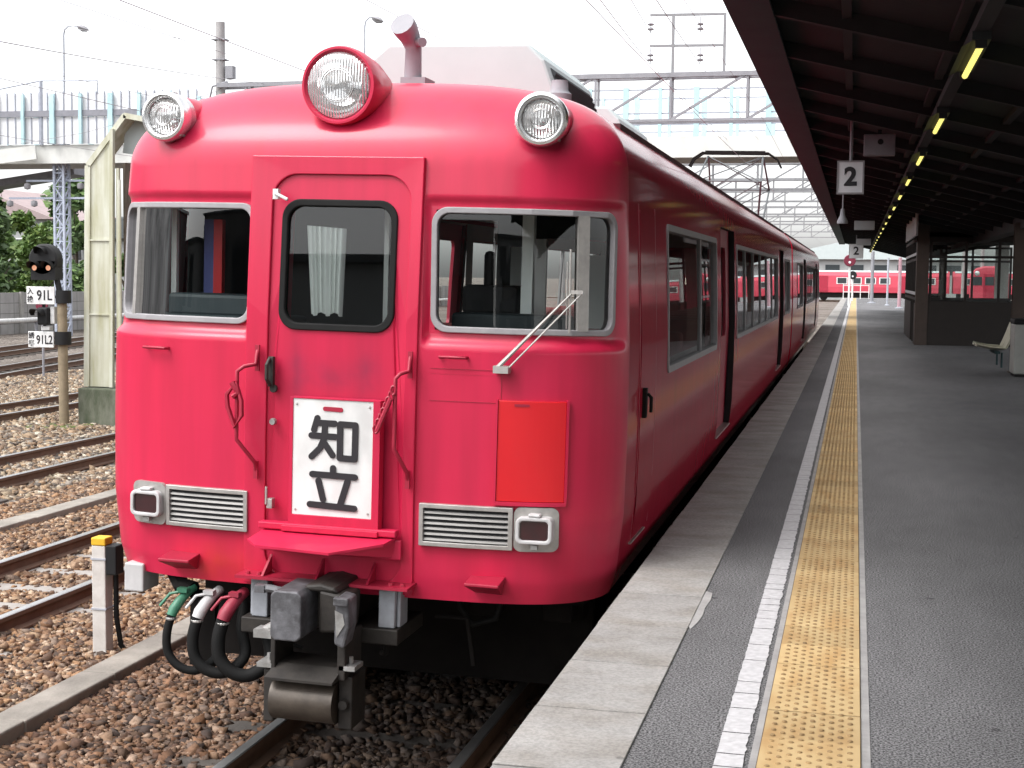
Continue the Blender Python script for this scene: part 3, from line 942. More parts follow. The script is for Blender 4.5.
def side_details(car, L, crew):
    """windows, doors, gutter, lining on both sides of a car"""
    for sg in (1, -1):
        f = SIDE(sg)
        for kind, v0, v1, w0, w1 in OPEN:
            if kind == 'win':
                fr = MB()
                ring(fr, dens(rr(v0 - .028, v1 + .028, w0 - .028, w1 + .028, .05, 4), 2), dens(rr(v0 + .012, v1 - .012, w0 + .012, w1 - .012, .04, 4), 2), f, -0.04, 0.009)
                nd = {5: 1, 14: 5, 18: 1}[int(v1)]
                cuts = [v0 + (v1 - v0) * (i + 1) / (nd + 1) for i in range(nd)] if int(v1) != 5 else [v0 + 2.02]
                for c_ in cuts:
                    ring(fr, dens(rr(c_ - .03, c_ + .03, w0 + .005, w1 - .005, .002, 4), 2), dens(rr(c_ - .001, c_ + .001, w0 + .02, w1 - .02, .0005, 4), 2), f, -0.035, -0.008)
                wf = fr.build('window_frame', M['alu'], car)
                gl = MB()
                rr_patch(gl, v0, v1, w0, w1, .03, f, -0.022, 2, 6)
                gl.build('window_pane', M['glass'], wf, smooth=60)
            else:
                dr = MB()
                # recessed leaf with its own window
                ring(dr, dens(rr(v0 - .002, v1 + .002, w0 - .002, w1 + .002, .003, 6), 2), dens(rr(v0 + .34, v1 - .34, 1.98, 2.78, .07, 6), 2), f, -0.085, -0.055)
                d_ = dr.build('passenger_door', M['red_dark'], car, smooth=30)
                gl = MB()
                rr_patch(gl, v0 + .33, v1 - .33, 1.97, 2.79, .07, f, -0.07, 2, 6)
                gl.build('door_pane', M['glass'], d_, smooth=60)
                jb = MB()
                for (p0, p1) in (((v0, w0), (v0, w1)), ((v1, w1), (v1, w0)), ((v0, w1), (v1, w1))):
                    kk = 8
                    for i in range(kk):
                        q0 = [p0[t] + (p1[t] - p0[t]) * i / kk for t in (0, 1)]; q1 = [p0[t] + (p1[t] - p0[t]) * (i + 1) / kk for t in (0, 1)]
                        jb.add([f(*q0, 0.0), f(*q1, 0.0), f(*q1, -0.06), f(*q0, -0.06)], [(0, 1, 2, 3)])
                jb.build('door_jamb', M['black'], d_)
                sp = MB()
                sp.box(*sorted((sg * (Bw(w0) - .07), sg * (Bw(w0) + .010))), v0 + .03, v1 - .03, w0 - .014, w0 - .004)
                sp.build('step_plate', M['steel'], d_)
    # roof gutter both sides
    for sg in (1, -1):
        g = MB()
        wq = 3.315
        uq = Bw(wq)
        g.box(*sorted((sg * (uq - .03), sg * (uq + .012))), 1.15 if crew else 0.05, L - .05, wq - .02, wq + .022)
        g.build('gutter', M['gutter'], car)
    # inner lining and floor
    ln = MB()
    for sg in (1, -1):
        vs_ = sorted(set([0.95 if crew else 0.08, L - .08] + [x for o in OPEN for x in (o[1], o[2])]))
        for i in range(len(vs_) - 1):
            a, b = vs_[i], vs_[i + 1]
            op = next((o for o in OPEN if o[1] <= (a + b) / 2 <= o[2]), None)
            segs = [(.95, 2.96)] if op is None else [(.95, op[3]), (op[4], 2.96)]
            for w0, w1 in segs:
                u = sg * 1.27
                ln.add([(u, a, w0), (u, b, w0), (u * .985, b, w1), (u * .985, a, w1)], [(0, 1, 2, 3)], 1 if b <= 2.05 else 0)
    y0 = 0.95 if crew else 0.08
    ln.box(-1.235, 1.235, y0, L - .08, 3.0, 3.03, 0)
    ln.build('lining', [M['interior_lt'], M['interior']], car)
    fl = MB()
    fl.box(-1.27, 1.27, 0.35 if crew else 0.08, L - .06, 1.0, 1.10)
    fl.build('floor', M['interior'], car)
    se = MB()
    for sg in (-1, 1):
        for y in list(np.arange(2.6, 5.0, 0.9)) + list(np.arange(7.6, 14.4, 0.9)) + list(np.arange(17, 18.6, .9)):
            se.box(*sorted((sg * .32, sg * 1.2)), y, y + .14, 1.35, 2.08)
            se.box(*sorted((sg * .32, sg * 1.2)), y - .42, y, 1.38, 1.52)
    so_ = se.build('seat_rows', M['seat_red'], car, bevel=0.03)
    so_['kind'] = 'stuff'

def bogie(car, v):
    b = MB()
    for dv in (-1.05, 1.05):
        for sg in (-1, 1):
            b.lathe([(0.0, -.065), (0.39, -.065), (0.43, -.05), (0.46, -.05), (0.46, -.045), (.43, .065), (0.0, .065)], (sg * .565, v + dv, .43), (1, 0, 0), 28, 0)
        b.tube([(-.6, v + dv, .43), (.6, v + dv, .43)], .08, 10)
    for sg in (-1, 1):
        b.box(*sorted((sg * .88, sg * 1.02)), v - 1.5, v + 1.5, .48, .66)
        for dv in (-1.05, 1.05):
            b.box(*sorted((sg * .82, sg * 1.06)), v + dv - .17, v + dv + .17, .28, .58)
        for dv in (-.3, .3):
            b.lathe([(0, 0), (.12, 0), (.12, .3), (0, .3)], (sg * .95, v + dv, .42), (0, 0, 1), 12)
    b.box(-.9, .9, v - .2, v + .2, .45, .75)
    b.build('bogie', M['under'], car, smooth=35)

def underframe(car, L, front):
    u = MB()
    u.box(-1.2, 1.2, .55 if front else .1, L - .1, .80, .98)
    for (v0, v1, x0, x1, z0) in ((6.3, 8.0, -1.15, 1.15, .35), (8.4, 10.0, -1.1, 1.1, .42), (10.4, 12.3, -1.15, 1.15, .38)):
        u.box(x0, x1, v0, v1, z0, .8)
    u.build('underframe', M['under'], car)

def ac_unit(car, v0, v1, u0=-.76, u1=.66, grille=True):
    a = MB()
    # tapered housing with slanted sides
    sec = [(u0, 3.40), (u0 + .02, 3.80), (u0 + .22, 3.965), (u1 - .27, 3.965), (u1 - .16, 3.86), (u1, 3.44), (u1, 3.36)]
    a.prism(sec, lambda p, q: (p, v0, q), lambda p, q: (p, v1, q))
    o = a.build('roof_unit', M['roofgrey'], car, bevel=0.02)
    if not grille: return
    lv = MB()
    n = 8
    for i in range(n):
        t0 = i / n
        q0 = .12 + .76 * t0; q1 = q0 + .06
        def sd(t, yy, e): return (u1 - .16 * t + e, yy, 3.44 + .42 * t)
        lv.add([sd(q0, v0 + .15, .006), sd(q0, v1 - .15, .006), sd(q1, v1 - .15, .022), sd(q1, v0 + .15, .022)], [(0, 1, 2, 3)])
    lv.add([sd(.1, v0 + .12, .003), sd(.1, v1 - .12, .003), sd(.92, v1 - .12, .003), sd(.92, v0 + .12, .003)], [(0, 1, 2, 3)])
    lv.build('louver', M['louver_dark'], o)

car = empty('train_car', (-2.54, 6.65, -1.02), 'near red train car facing the camera with round headlamps and white destination board', 'train car', 'cars of the near red train')
car.rotation_euler = (0, R(1.146), 0)
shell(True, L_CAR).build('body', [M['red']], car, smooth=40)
# one skin of one paint: side faces take the copy darkened for shade
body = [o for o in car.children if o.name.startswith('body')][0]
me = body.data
me.materials.append(M['red_shaded'])
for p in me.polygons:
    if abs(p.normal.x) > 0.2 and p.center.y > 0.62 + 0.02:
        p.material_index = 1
side_details(car, L_CAR, True)
bogie(car, 3.0); bogie(car, 15.6)
underframe(car, L_CAR, True)
ac_unit(car, 2.35, 4.0)
ac_unit(car, 5.8, 7.5, -.74, .58, False)

# --- raised gangway surround and door
G0, G1, GB, GT = -.462, .434, .905, 3.055
def flat(d0=0.0, lean=True):
    return lambda u, w_, d: (u, -0.018 + Sw(min(w_, 3.0)) * (1 if lean else 0) - d, w_)
fl_ = flat()
mb = MB()
DO = rr(-.345, .372, .95, 2.965, .13, 8)
ring(mb, dens(rr(G0, G1, GB, GT, .004, 8), 3), dens(DO, 3), fl_, -0.30, 0.0)
mb.build('gangway_surround', M['red'], car, bevel=0.006)
mb = MB()
WIN = rr(-.286, .300, 2.205, 2.835, .09, 8)
ring(mb, dens(rr(-.344, .371, .951, 2.964, .129, 8), 3), dens(WIN, 3), fl_, -0.05, -0.016)
door = mb.build('gangway_door', M['red_door'], car)
mb = MB()
ring(mb, dens(rr(-.294, .308, 2.197, 2.843, .095, 8), 3), dens(rr(-.262, .276, 2.231, 2.809, .075, 8), 3), fl_, -0.045, -0.004)
mb.build('window_gasket', M['rubber'], door, bevel=0.006)
mb = MB()
rr_patch(mb, -.272, .286, 2.22, 2.82, .07, fl_, -.03, 3, 8)
mb.build('window_pane', M['glass_front'], door)
# door hardware
def hw(u, w_, sx, sw, d, mat, nm, parent=door):
    m_ = MB(); m_.cbox((u, -.035 - .002 - d / 2 + .0, w_), (sx, d + .02, sw))
    return m_.build(nm, mat, parent, bevel=.004)
m_ = MB()
m_.cbox((-.312, -.032, 1.985), (.028, .03, .15)); m_.tube([(-.316, -.05, 2.05), (-.32, -.075, 2.02), (-.32, -.075, 1.95), (-.312, -.05, 1.92)], .010, 8)
m_.lathe([(0, -.02), (.02, -.02), (.02, .0), (0, 0)], (-.302, -.035, 1.90), (0, -1, 0), 12)
m_.build('door_handle', M['cast_dark'], door, bevel=.003)
m_ = MB(); m_.lathe([(0, -.012), (.015, -.012), (.018, 0), (.018, .01)], (-.302, -.028, 1.735), (0, 1, 0), 14)
m_.build('lock', M['cast_pale'], door)
m_ = MB(); m_.cbox((-.306, -.03, 1.325), (.03, .04, .05)); m_.tube([(-.322, -.05, 1.32), (-.322, -.05, 1.41)], .007, 8)
m_.build('hinge', M['steel'], door, bevel=.003)
m_ = MB(); m_.cbox((-.305, -.02, 2.862), (.028, .03, .05)); m_.tube([(-.305, -.04, 2.865), (-.235, -.05, 2.835)], .008, 8)
m_.build('door_wiper', M['white'], door)

# destination board: frame, white plate, strokes of the two characters
B0, B1, C0, C1 = -.176, .238, 1.287, 1.866
mb = MB()
def bf(u, w_, d): return (u, -.032 - d, w_)
ring(mb, rr(B0 - .018, B1 + .038, C0 - .055, C1 + .004, .003, 3), rr(B0, B1, C0, C1 - .003, .003, 3), bf, -0.02, 0.042)
mb.box(B0 - .045, B1 + .042, -.098, -.03, C0 - .085, C0 - .056)
bd = mb.build('destination_board', M['red_door'], car, bevel=.003)
mb = MB()
mb.box(B0 - .004, B1 + .004, -.070, -.045, C0 - .004, C1)
mb.build('plate', M['white'], bd)
def strokes(parent, name, segs, box, wd, y, mat, depth=.004):
    u0, u1, w0, w1 = box
    mb = MB()
    k = 0
    for s_ in segs:
        pts = [Vector((u0 + (u1 - u0) * p[0], w1 - (w1 - w0) * p[1])) for p in s_]
        for i in range(len(pts) - 1):
            p, q = pts[i], pts[i + 1]
            d = (q - p)
            if d.length < 1e-6: continue
            d.normalize(); nrm = Vector((-d.y, d.x))
            out = []
            ang = math.atan2(d.y, d.x)
            for t in range(9):
                th = ang + math.pi / 2 + math.pi * t / 8
                out.append((p.x + wd / 2 * math.cos(th), p.y + wd / 2 * math.sin(th)))
            for t in range(9):
                th = ang - math.pi / 2 + math.pi * t / 8
                out.append((q.x + wd / 2 * math.cos(th), q.y + wd / 2 * math.sin(th)))
            k += 1
            e = .00025 * k
            mb.prism(out, lambda a, b: (a, y + .001, b), lambda a, b: (a, y - depth - e, b))
    return mb.build(name, mat, parent)
H, Wd = C1 - C0, B1 - B0
def bp(px, py):   # measured on the photographed board: board corners (71,86)-(447,660) of a zoomed view
    return (px, py)
# coordinates below are fractions of the board, x from its left edge, y from its top edge
K1 = [[(.306, .165), (.265, .265)], [(.295, .205), (.525, .205)], [(.235, .315), (.535, .318)], [(.405, .215), (.395, .34), (.345, .42), (.24, .495)], [(.41, .385), (.505, .475)],
      [(.595, .212), (.595, .485)], [(.595, .207), (.785, .210), (.782, .495)], [(.595, .495), (.782, .498)]]
K2 = [[(.515, .585), (.515, .635)], [(.255, .645), (.79, .652)], [(.335, .70), (.395, .855)], [(.70, .69), (.615, .89)], [(.23, .905), (.79, .920)]]
strokes(bd, 'lettering', K1 + K2, (B0, B1, C0, C1), .031, -.070, M['ink'])
for u_, w_ in ((B0 + .018, C1 - .03), (B1 - .018, C1 - .03), (B0 + .018, C0 + .025), (B1 - .018, C0 + .025)):
    m_ = MB(); m_.lathe([(0, -.0745), (.0055, -.0735), (.006, -.069)], (u_, 0, w_), (0, 1, 0), 8); m_.build('board_screw', M['steel'], bd)
strokes(bd, 'hand_slot', [[(.40, .083), (.60, .086)]], (B0, B1, C0, C1), .022, -.070, M['red_dark'], .003)

# handrails with chain on both sides of the door
for sg in (-1, 1):
    m_ = MB()
    u0 = -.385 if sg < 0 else .41
    uo = -.46 if sg < 0 else .36       # standing-off run
    e = -.05
    pts = [(u0, e + .02, 2.10), (u0, e, 2.06), (u0, e - .01, 2.02), (u0 + (uo - u0) * .6, e - .05, 2.01), (uo, e - .06, 1.985), (uo, e - .06, 1.93), (uo, e - .06, 1.665), (uo + .0, e - .06, 1.645), (u0 - .005, e - .02, 1.545), (u0, e, 1.525), (u0, e + .02, 1.47)]
    m_.tube(pts, .0105, 8)
    m_.cbox((u0, e + .012, 2.05), (.022, .014, .13)); m_.cbox((u0, e + .012, 1.49), (.022, .014, .09))
    h_ = m_.build('handrail', M['red_dark'], car, smooth=50)
    ch = MB()
    if sg < 0:
        loop = [(-.46, -.118, 1.93), (-.505, -.13, 1.87), (-.50, -.13, 1.81), (-.46, -.13, 1.71), (-.425, -.13, 1.77), (-.43, -.125, 1.84)]
        ch.tube(loop, .0125, 7, closed=True)
        ch.tube([(-.48, -.125, 1.93), (-.45, -.125, 1.88), (-.475, -.13, 1.86)], .016, 7)
    else:
        for i in range(8):
            t = i / 7
            c_ = Vector((.355 - .085 * t, -.125, 1.93 - .19 * t))
            ch.tube([c_ + Vector((.012 * math.cos(a), .006 * (i % 2), .022 * math.sin(a))) for a in np.linspace(0, 2 * math.pi, 9)[:-1]], .007, 6, closed=True)
        ch.tube([(.345, -.13, 1.89), (.282, -.14, 1.73)], .012, 7)
    ch.build('chain', M['red_dark'], h_, smooth=50)

# small grab bars, thin panel seam, red plate, steps
for u, w_ in ((-.97, 2.075), (.615, 2.095)):
    m_ = MB()
    p = F(u - .065, w_, .0); q = F(u + .065, w_, .0); p1 = F(u - .065, w_, .035); q1 = F(u + .065, w_, .035)
    m_.tube([p, p1, q1, q], .008, 8)
    m_.build('grab_bar', M['red_dark'], car, smooth=50)
m_ = MB()
def slabF(mb, u0, u1, w0, w1, d0, d1, nu=10, m=0):
    us = np.linspace(u0, u1, nu)
    vs = [F(u, w0, d1) for u in us] + [F(u, w1, d1) for u in us] + [F(u, w0, d0) for u in us] + [F(u, w1, d0) for u in us]
    n = nu
    fs = []
    for i in range(n - 1):
        fs += [(i, i + 1, n + i + 1, n + i), (2 * n + i, i * 1 + 2 * n + 1, i + 1, i), (n + i, n + i + 1, 3 * n + i + 1, 3 * n + i)]
    fs += [(0, n, 3 * n, 2 * n), (n - 1, 3 * n - 1, 4 * n - 1, 2 * n - 1)]
    mb.add(vs, fs, m)
slabF(m_, .50, .85, 2.035, 2.038, -.005, .002); slabF(m_, .50, .85, 1.878, 1.881, -.005, .002); slabF(m_, .85, .853, 1.878, 2.038, -.005, .002)
slabF(m_, .50, .853, 2.010, 2.0105, -.005, .001)
m_.build('access_panel_seam', M['red_dark'], car)
m_ = MB()
slabF(m_, .84, 1.155, 1.405, 1.895, -.01, .016, 14)
pl = m_.build('red_marker_plate', M['red_plate'], car, bevel=.003)
m_ = MB(); slabF(m_, .918, .988, 1.868, 1.880, .01, .019); m_.build('plate_slot', M['red_dark'], pl)
m_ = MB(); slabF(m_, .832, 1.163, 1.385, 1.404, -.01, .022, 14); slabF(m_, 1.1555, 1.166, 1.404, 1.9, -.01, .022, 4); slabF(m_, .829, .8395, 1.404, 1.9, -.01, .022, 4)
m_.build('plate_holder', M['red'], pl)
for u in (-.80, .81):
    m_ = MB()
    a, b = u - .085, u + .085
    y0 = F(u, 1.0, 0)[1]
    vs = [(a, y0 - .14, 1.015), (b, y0 - .14, 1.015), (b, y0 + .03, 1.03), (a, y0 + .03, 1.03), (a, y0 - .14, 1.0), (b, y0 - .14, 1.0), (b - .02, y0 + .03, .93), (a + .02, y0 + .03, .93)]
    m_.add(vs, [(0, 1, 2, 3), (7, 6, 5, 4), (0, 4, 5, 1), (1, 5, 6, 2), (3, 2, 6, 7), (0, 3, 7, 4)])
    m_.build('foot_step', M['red_dark'], car, bevel=.004)

# fold-up footplate and coupler apron
m_ = MB()
vs0 = [(-.325, -.06, 1.20), (.36, -.06, 1.20), (.33, -.15, 1.185), (.11, -.31, 1.155), (-.27, -.30, 1.165), (-.345, -.22, 1.175)]
n = len(vs0)
m_.add(vs0 + [(a, b, c - .012) for a, b, c in vs0], [tuple(range(n))[::-1], tuple(range(n, 2 * n))] + [(i, (i + 1) % n, (i + 1) % n + n, i + n) for i in range(n)])
fp = m_.build('footplate', M['red_door'], car)
m_ = MB(); m_.cbox((.01, -.055, 1.222), (.72, .06, .034)); m_.cbox((.02, -.05, 1.14), (.74, .012, .10))
m_.add([(.355, -.06, 1.19), (.14, -.30, 1.15), (.355, -.045, 1.10)], [(0, 1, 2)])
m_.build('footplate_hinge', M['red_door'], fp, bevel=.006)
m_ = MB()
m_.box(-.45, .45, -.13, .05, .955, .970)
for u in (-.31, -.03, .24):
    m_.prism([(-.12, .971), (.0, .971), (.0, 1.06)], lambda a, b: (u - .006, a, b), lambda a, b: (u + .006, a, b))
for u in (-.40, -.34, .35, .41):
    m_.lathe([(0, .014), (.012, .012), (.014, 0)], (u, -.08, .970), (0, 0, 1), 8)
m_.build('apron_shelf', M['red_dark'], car)

# windscreens
for sg in (-1, 1):
    f = (lambda a, b, d, sg=sg: SR(sg * a, b, d))
    fr = MB()
    WA0, WA1 = WAS[sg]
    k = 4
    out = dens(rr(WA0 - .004, WA1 + .004, WW[0] - .004, WW[1] + .004, .085, 8), k)
    inn = dens(rr(WA0 + .026, WA1 - .026, WW[0] + .026, WW[1] - .026, .062, 8), k)
    ring(fr, out, inn, f, -0.03, 0.022)
    am = a_of_u(1.235 if sg > 0 else 1.19)
    wf = fr.build('windscreen_frame', M['alu'], car, bevel=.005)
    m_ = MB()
    us = np.linspace(am - (.032 if sg > 0 else .015), am + (.032 if sg > 0 else .015), 4)
    vs = [f(a, b, d) for d in (.015, -.03) for b in (WW[0] + .02, WW[1] - .02) for a in us]
    fs = []
    for i in range(3):
        fs += [(i, i + 1, 4 + i + 1, 4 + i)]
    fs += [(0, 4, 12, 8), (3, 11, 15, 7)]
    m_.add(vs, fs)
    m_.build('mullion', M['steel'], wf)
    gl = MB()
    rr_patch(gl, WA0 + .02, WA1 - .02, WW[0] + .02, WW[1] - .02, .06, f, -0.006, 40, 12)
    gl.build('windscreen_pane', M['glass_front'], wf, smooth=60)
# wiper on the right screen
m_ = MB()
p0 = Vector(F(.835, 2.055, .05)); p1 = Vector(F(1.15, 2.43, .065))
m_.tube([p0, p0 + (p1 - p0) * .5, p1], [.011, .0075, .004], 8)
d2 = Vector((.045, 0, -.01))
m_.tube([p0 + d2, p1 + d2 * .9], .0042, 8)
m_.cbox(p0 + d2 * .4 + Vector((0, .02, -.005)), (.075, .06, .035))
m_.cbox(p1 + d2 * .4, (.06, .02, .018))
wp = m_.build('wiper', M['steel'], car)
m_ = MB()
m_.tube([p1 + Vector((-.02, .0, .20)), p1 + Vector((-.014, 0, -.20))], .006, 6)
m_.tube([p1 + Vector((-.034, .0, .14)), p1 + Vector((-.03, 0, -.18))], .004, 6)
m_.build('wiper_blade', M['steel'], wp)

# louvres and tail lamps
for sg in (-1, 1):
    dU = 0 if sg > 0 else -.028
    u0, u1, w0, w1 = .465 + dU, .925 + dU, 1.165, 1.375
    fs_ = (lambda u, w_, d, sg=sg: F(sg * u, w_, d))
    m_ = MB()
    ring(m_, dens(rr(u0, u1, w0, w1, .004, 3), 4), dens(rr(u0 + .022, u1 - .022, w0 + .022, w1 - .022, .004, 3), 4), fs_, -0.01, 0.028)
    lo = m_.build('louver_panel', M['steel'], car, bevel=.003)
    m_ = MB()
    ns = 6
    hh = (w1 - w0 - .05) / ns
    us = np.linspace(u0 + .02, u1 - .02, 12)
    for i in range(ns):
        b0 = w0 + .025 + i * hh
        prof = [(b0 + hh * .02, .002), (b0 + hh * .12, .020), (b0 + hh * .50, .014), (b0 + hh * .62, .000)]
        vs = [fs_(u, b, d) for b, d in prof for u in us]
        nn = len(us)
        m_.add(vs, [(r_ * nn + j, r_ * nn + j + 1, (r_ + 1) * nn + j + 1, (r_ + 1) * nn + j) for r_ in range(3) for j in range(nn - 1)])
    m_.build('louver_slat', M['slat'], lo, smooth=40)
    m_ = MB(); slabF(m_, sg * (u0 + .02), sg * (u1 - .02), w0 + .02, w1 - .02, -.005, .003)
    m_.build('louver_back', M['louver_dark'], lo)
    # tail lamp
    t0, t1 = .930 + dU, 1.135 + dU
    m_ = MB()
    us = [t0, t1]
    rr_patch(m_, t0, t1, w0 - .004, w1 + .004, .035, fs_, .02, 10, 8)
    ring(m_, dens(rr(t0, t1, w0 - .004, w1 + .004, .035, 6), 1), dens(rr(t0 + .01, t1 - .01, w0 + .006, w1 - .014, .03, 6), 1), fs_, -.01, .021)
    tl = m_.build('taillight', M['steel'], car)
    um = 1.032 + dU
    c_ = Vector(fs_(um, 1.272, .02))
    sl_ = 0.10 * sg
    def tf(u, w_, d, c_=c_, sg=sg): return (c_.x + u, c_.y - d + .12 * sg * u * 1.0, c_.z + w_)
    m_ = MB()
    ring(m_, rr(-.088, .088, -.066, .066, .03, 6), rr(-.069, .069, -.047, .047, .018, 6), tf, -.02, .05)
    m_.box(c_.x - .03, c_.x + .03, c_.y - .05, c_.y, c_.z + .066, c_.z + .082)
    m_.build('lamp_bezel', M['bezel'], tl, bevel=.006)
    m_ = MB()
    rr_patch(m_, -.073, .073, -.051, .051, .016, tf, .036, 4, 5)
    m_.build('lamp_lens', M['redlens'], tl)
    m_ = MB(); m_.cbox((c_.x, c_.y - .02, c_.z - .082), (.035, .03, .022)); m_.build('lamp_latch', M['cast_pale'], tl)

# headlamps
def lamp(o, ax, r, nm, pod):
    o = Vector(o); ax = Vector(ax).normalized()
    hl = MB()
    if pod:
        prof = [(r * .90, .015), (r * .97, .0), (r * 1.03, -.0), (r * 1.07, .03), (r * 1.07, .10), (r * 1.0, .25), (r * .78, .46), (r * .45, .66), (r * .05, .86)]
        hl.lathe([(a, -(-b)) for a, b in prof], o, -ax, 48)
        root = hl.build(nm, M['red'], car, smooth=40)
    else:
        hl.lathe([(r * .74, .03), (r * .76, -.006), (r * .80, -.014), (r * .84, -.008), (r * .87, -.022), (r * .97, -.018), (r * 1.02, .0), (r * 1.02, .05), (r * .98, .06), (r * .98, .105), (r * .92, .12)], o, -ax, 48)
        root = hl.build(nm, M['chrome'], car, smooth=40)
        nk = MB()
        nk.lathe([(r * .93, .06), (r * .94, .10), (r * .95, .16), (r * .95, .34), (r * .7, .5)], o, -ax, 40)
        nk.build('lamp_neck', M['red'], root, smooth=40)
        for a_ in (0.2, 2.3, 4.4):
            sc = MB()
            x = ax.cross(Vector((0, 0, 1))).normalized(); y = ax.cross(x)
            sc.lathe([(0, -.012), (.007, -.01), (.008, .03)], o + (x * math.cos(a_) + y * math.sin(a_)) * r * 1.0 - ax * .02, -ax, 8)
            sc.build('screw', M['cast_pale'], root)
    ri = r * (.90 if pod else .74)
    rf = MB()
    rf.lathe([(ri * .99, .02), (ri * .9, .06), (ri * .7, .105), (ri * .45, .13), (ri * .12, .14), (ri * .12, .06), (ri * .08, .05), (0, .05)], o, -ax, 40)
    rf.build('reflector', M['reflector'], root, smooth=50)
    ln = MB()
    ln.lathe([(ri, .016), (ri * .97, .006), (ri * .7, -.006), (ri * .35, -.013), (0.0005, -.016)], o, -ax, 40)
    ln.build('lens', M['lens'], root, smooth=60)
    rg = MB()
    for q in (.46, .52):
        rg.tube([o + (ax.cross(Vector((0, 0, 1))).normalized() * math.cos(a_) + ax.cross(ax.cross(Vector((0, 0, 1)))).normalized() * math.sin(a_)) * ri * q + ax * .011 for a_ in np.linspace(0, 2 * math.pi, 33)[:-1]], .0022, 5, closed=True)
    rg.build('lens_ring', M['chrome'], root)
    return root
def lens_mat():
    m = glass_mat('fluted_lens', (0.93, 0.94, 0.94), 1.6, 0.05)
    t = m.node_tree
    tc = t.nodes.new('ShaderNodeTexCoord')
    wv = t.nodes.new('ShaderNodeTexWave')
    wv.bands_direction = 'X'
    wv.inputs['Scale'].default_value = 22
    b = t.nodes.new('ShaderNodeBump')
    b.inputs['Distance'].default_value = 0.004
    t.links.new(tc.outputs['Object'], wv.inputs['Vector'])
    t.links.new(wv.outputs['Fac'], b.inputs['Height'])
    for n in t.nodes:
        if n.type in ('BSDF_GLOSSY', 'FRESNEL'):
            t.links.new(b.outputs[0], n.inputs['Normal'])
    df = t.nodes.new('ShaderNodeBsdfDiffuse')
    df.inputs['Color'].default_value = (0.8, 0.8, 0.8, 1)
    mx = t.nodes.new('ShaderNodeMixShader')
    mx.inputs[0].default_value = 0.22
    o = [n for n in t.nodes if n.type == 'OUTPUT_MATERIAL'][0]
    src = o.inputs['Surface'].links[0].from_socket
    t.links.new(src, mx.inputs[1]); t.links.new(df.outputs[0], mx.inputs[2])
    t.links.new(mx.outputs[0], o.inputs['Surface'])
    return m
M['lens'] = lens_mat()
lamp((-.035, .08, 3.405), (0, -1, -.02), .182, 'headlight', True)
lamp((-.965, .085, 3.250), (-.05, -1, 0), .124, 'headlight', False)
lamp((.995, .08, 3.245), (.05, -1, 0), .127, 'headlight', False)

# roof: whistle, small vents
m_ = MB()
m_.cbox((-.085, 1.55, 3.55), (.15, .2, .16))
m_.tube([(-.10, 1.5, 3.62), (-.10, 1.5, 3.80), (-.115, 1.48, 3.86), (-.125, 1.42, 3.90), (-.135, 1.38, 3.925)], [.052, .048, .06, .072, .075], 14)
m_.tube([(-.09, 1.5, 3.84), (-.02, 1.42, 3.825)], .028, 10)
m_.build('whistle', M['galv_dk'], car, smooth=40)
m_ = MB()
m_.cbox((.73, 1.85, 3.44), (.17, .2, .12)); m_.lathe([(0, .16), (.05, .16), (.055, .1), (.075, .08), (.075, 0)], (.71, 1.85, 3.5), (0, 0, 1), 14)
m_.build('roof_vent', M['galv_dk'], car, smooth=40)

# crew doors just behind the front corner
for sg in (1, -1):
    f = SIDE(sg)
    m_ = MB()
    rr_patch(m_, .90, 1.47, 1.13, 2.86, .02, f, -.004 + .010, 2, 30)
    ring(m_, dens(rr(.90, 1.47, 1.13, 2.86, .02, 4), 6), dens(rr(.91, 1.46, 1.14, 2.85, .02, 4), 6), f, -.01, .0062)
    cd = m_.build('crew_door', M['red_shaded'], car, smooth=50)
    m_ = MB()
    for v in (.872, 1.492):
        ring(m_, dens(rr(v - .012, v + .012, 1.10, 2.89, .005, 4), 6), dens(rr(v - .001, v + .001, 1.11, 2.88, .0005, 4), 6), f, -.01, .004)
    m_.build('door_seal', M['red_dark'], cd)
    m_ = MB()
    uB = Bw(1.8)
    m_.cbox((sg * (uB + .012), .99, 1.83), (.03, .06, .16)); m_.tube([(sg * (uB + .03), .99, 1.88), (sg * (uB + .05), .99, 1.86), (sg * (uB + .05), .99, 1.78)], .010, 8)
    m_.build('door_handle', M['under'], cd, bevel=.004)
    m_ = MB(); m_.box(*sorted((sg * (Bw(1.1) - .03), sg * (Bw(1.1) + .012))), .84, 1.36, 1.082, 1.09)
    m_.build('step_plate', M['steel'], cd)

# cab interior seen through the panes
m_ = MB()
m_.box(-1.23, -.34, 1.90, 1.94, 1.1, 3.0); m_.box(.34, .62, 1.90, 1.94, 1.1, 3.0); m_.box(.62, 1.23, 1.90, 1.94, 1.1, 2.1); m_.box(.62, 1.23, 1.90, 1.94, 2.72, 3.0)
m_.box(-.34, .34, 1.90, 1.94, 2.82, 3.0)
m_.build('cab_bulkhead', M['interior'], car)
m_ = MB()
m_.box(.42, 1.2, .28, .62, 1.3, 2.16); m_.box(.5, 1.1, .34, .55, 2.16, 2.30); m_.box(-1.2, -.42, .30, .72, 1.3, 2.24); m_.cbox((-.80, .5, 2.29), (.55, .3, .12))
m_.build('control_desk', M['tealblue'], car, bevel=.02)
m_ = MB()
m_.box(.50, .70, 1.15, 1.22, 1.5, 2.42); m_.box(.47, .92, .95, 1.22, 1.5, 1.62); m_.cbox((.62, .75, 2.36), (.30, .22, .16)); m_.cbox((.60, .72, 2.52), (.05, .1, .2))
m_.build('cab_seat', M['black'], car, bevel=.03)
m_ = MB()
n = 24
top = [(-.185 + .205 * i / n, .09 + .012 * math.sin(i * 1.9), 2.715 - .012 * i / n) for i in range(n + 1)]
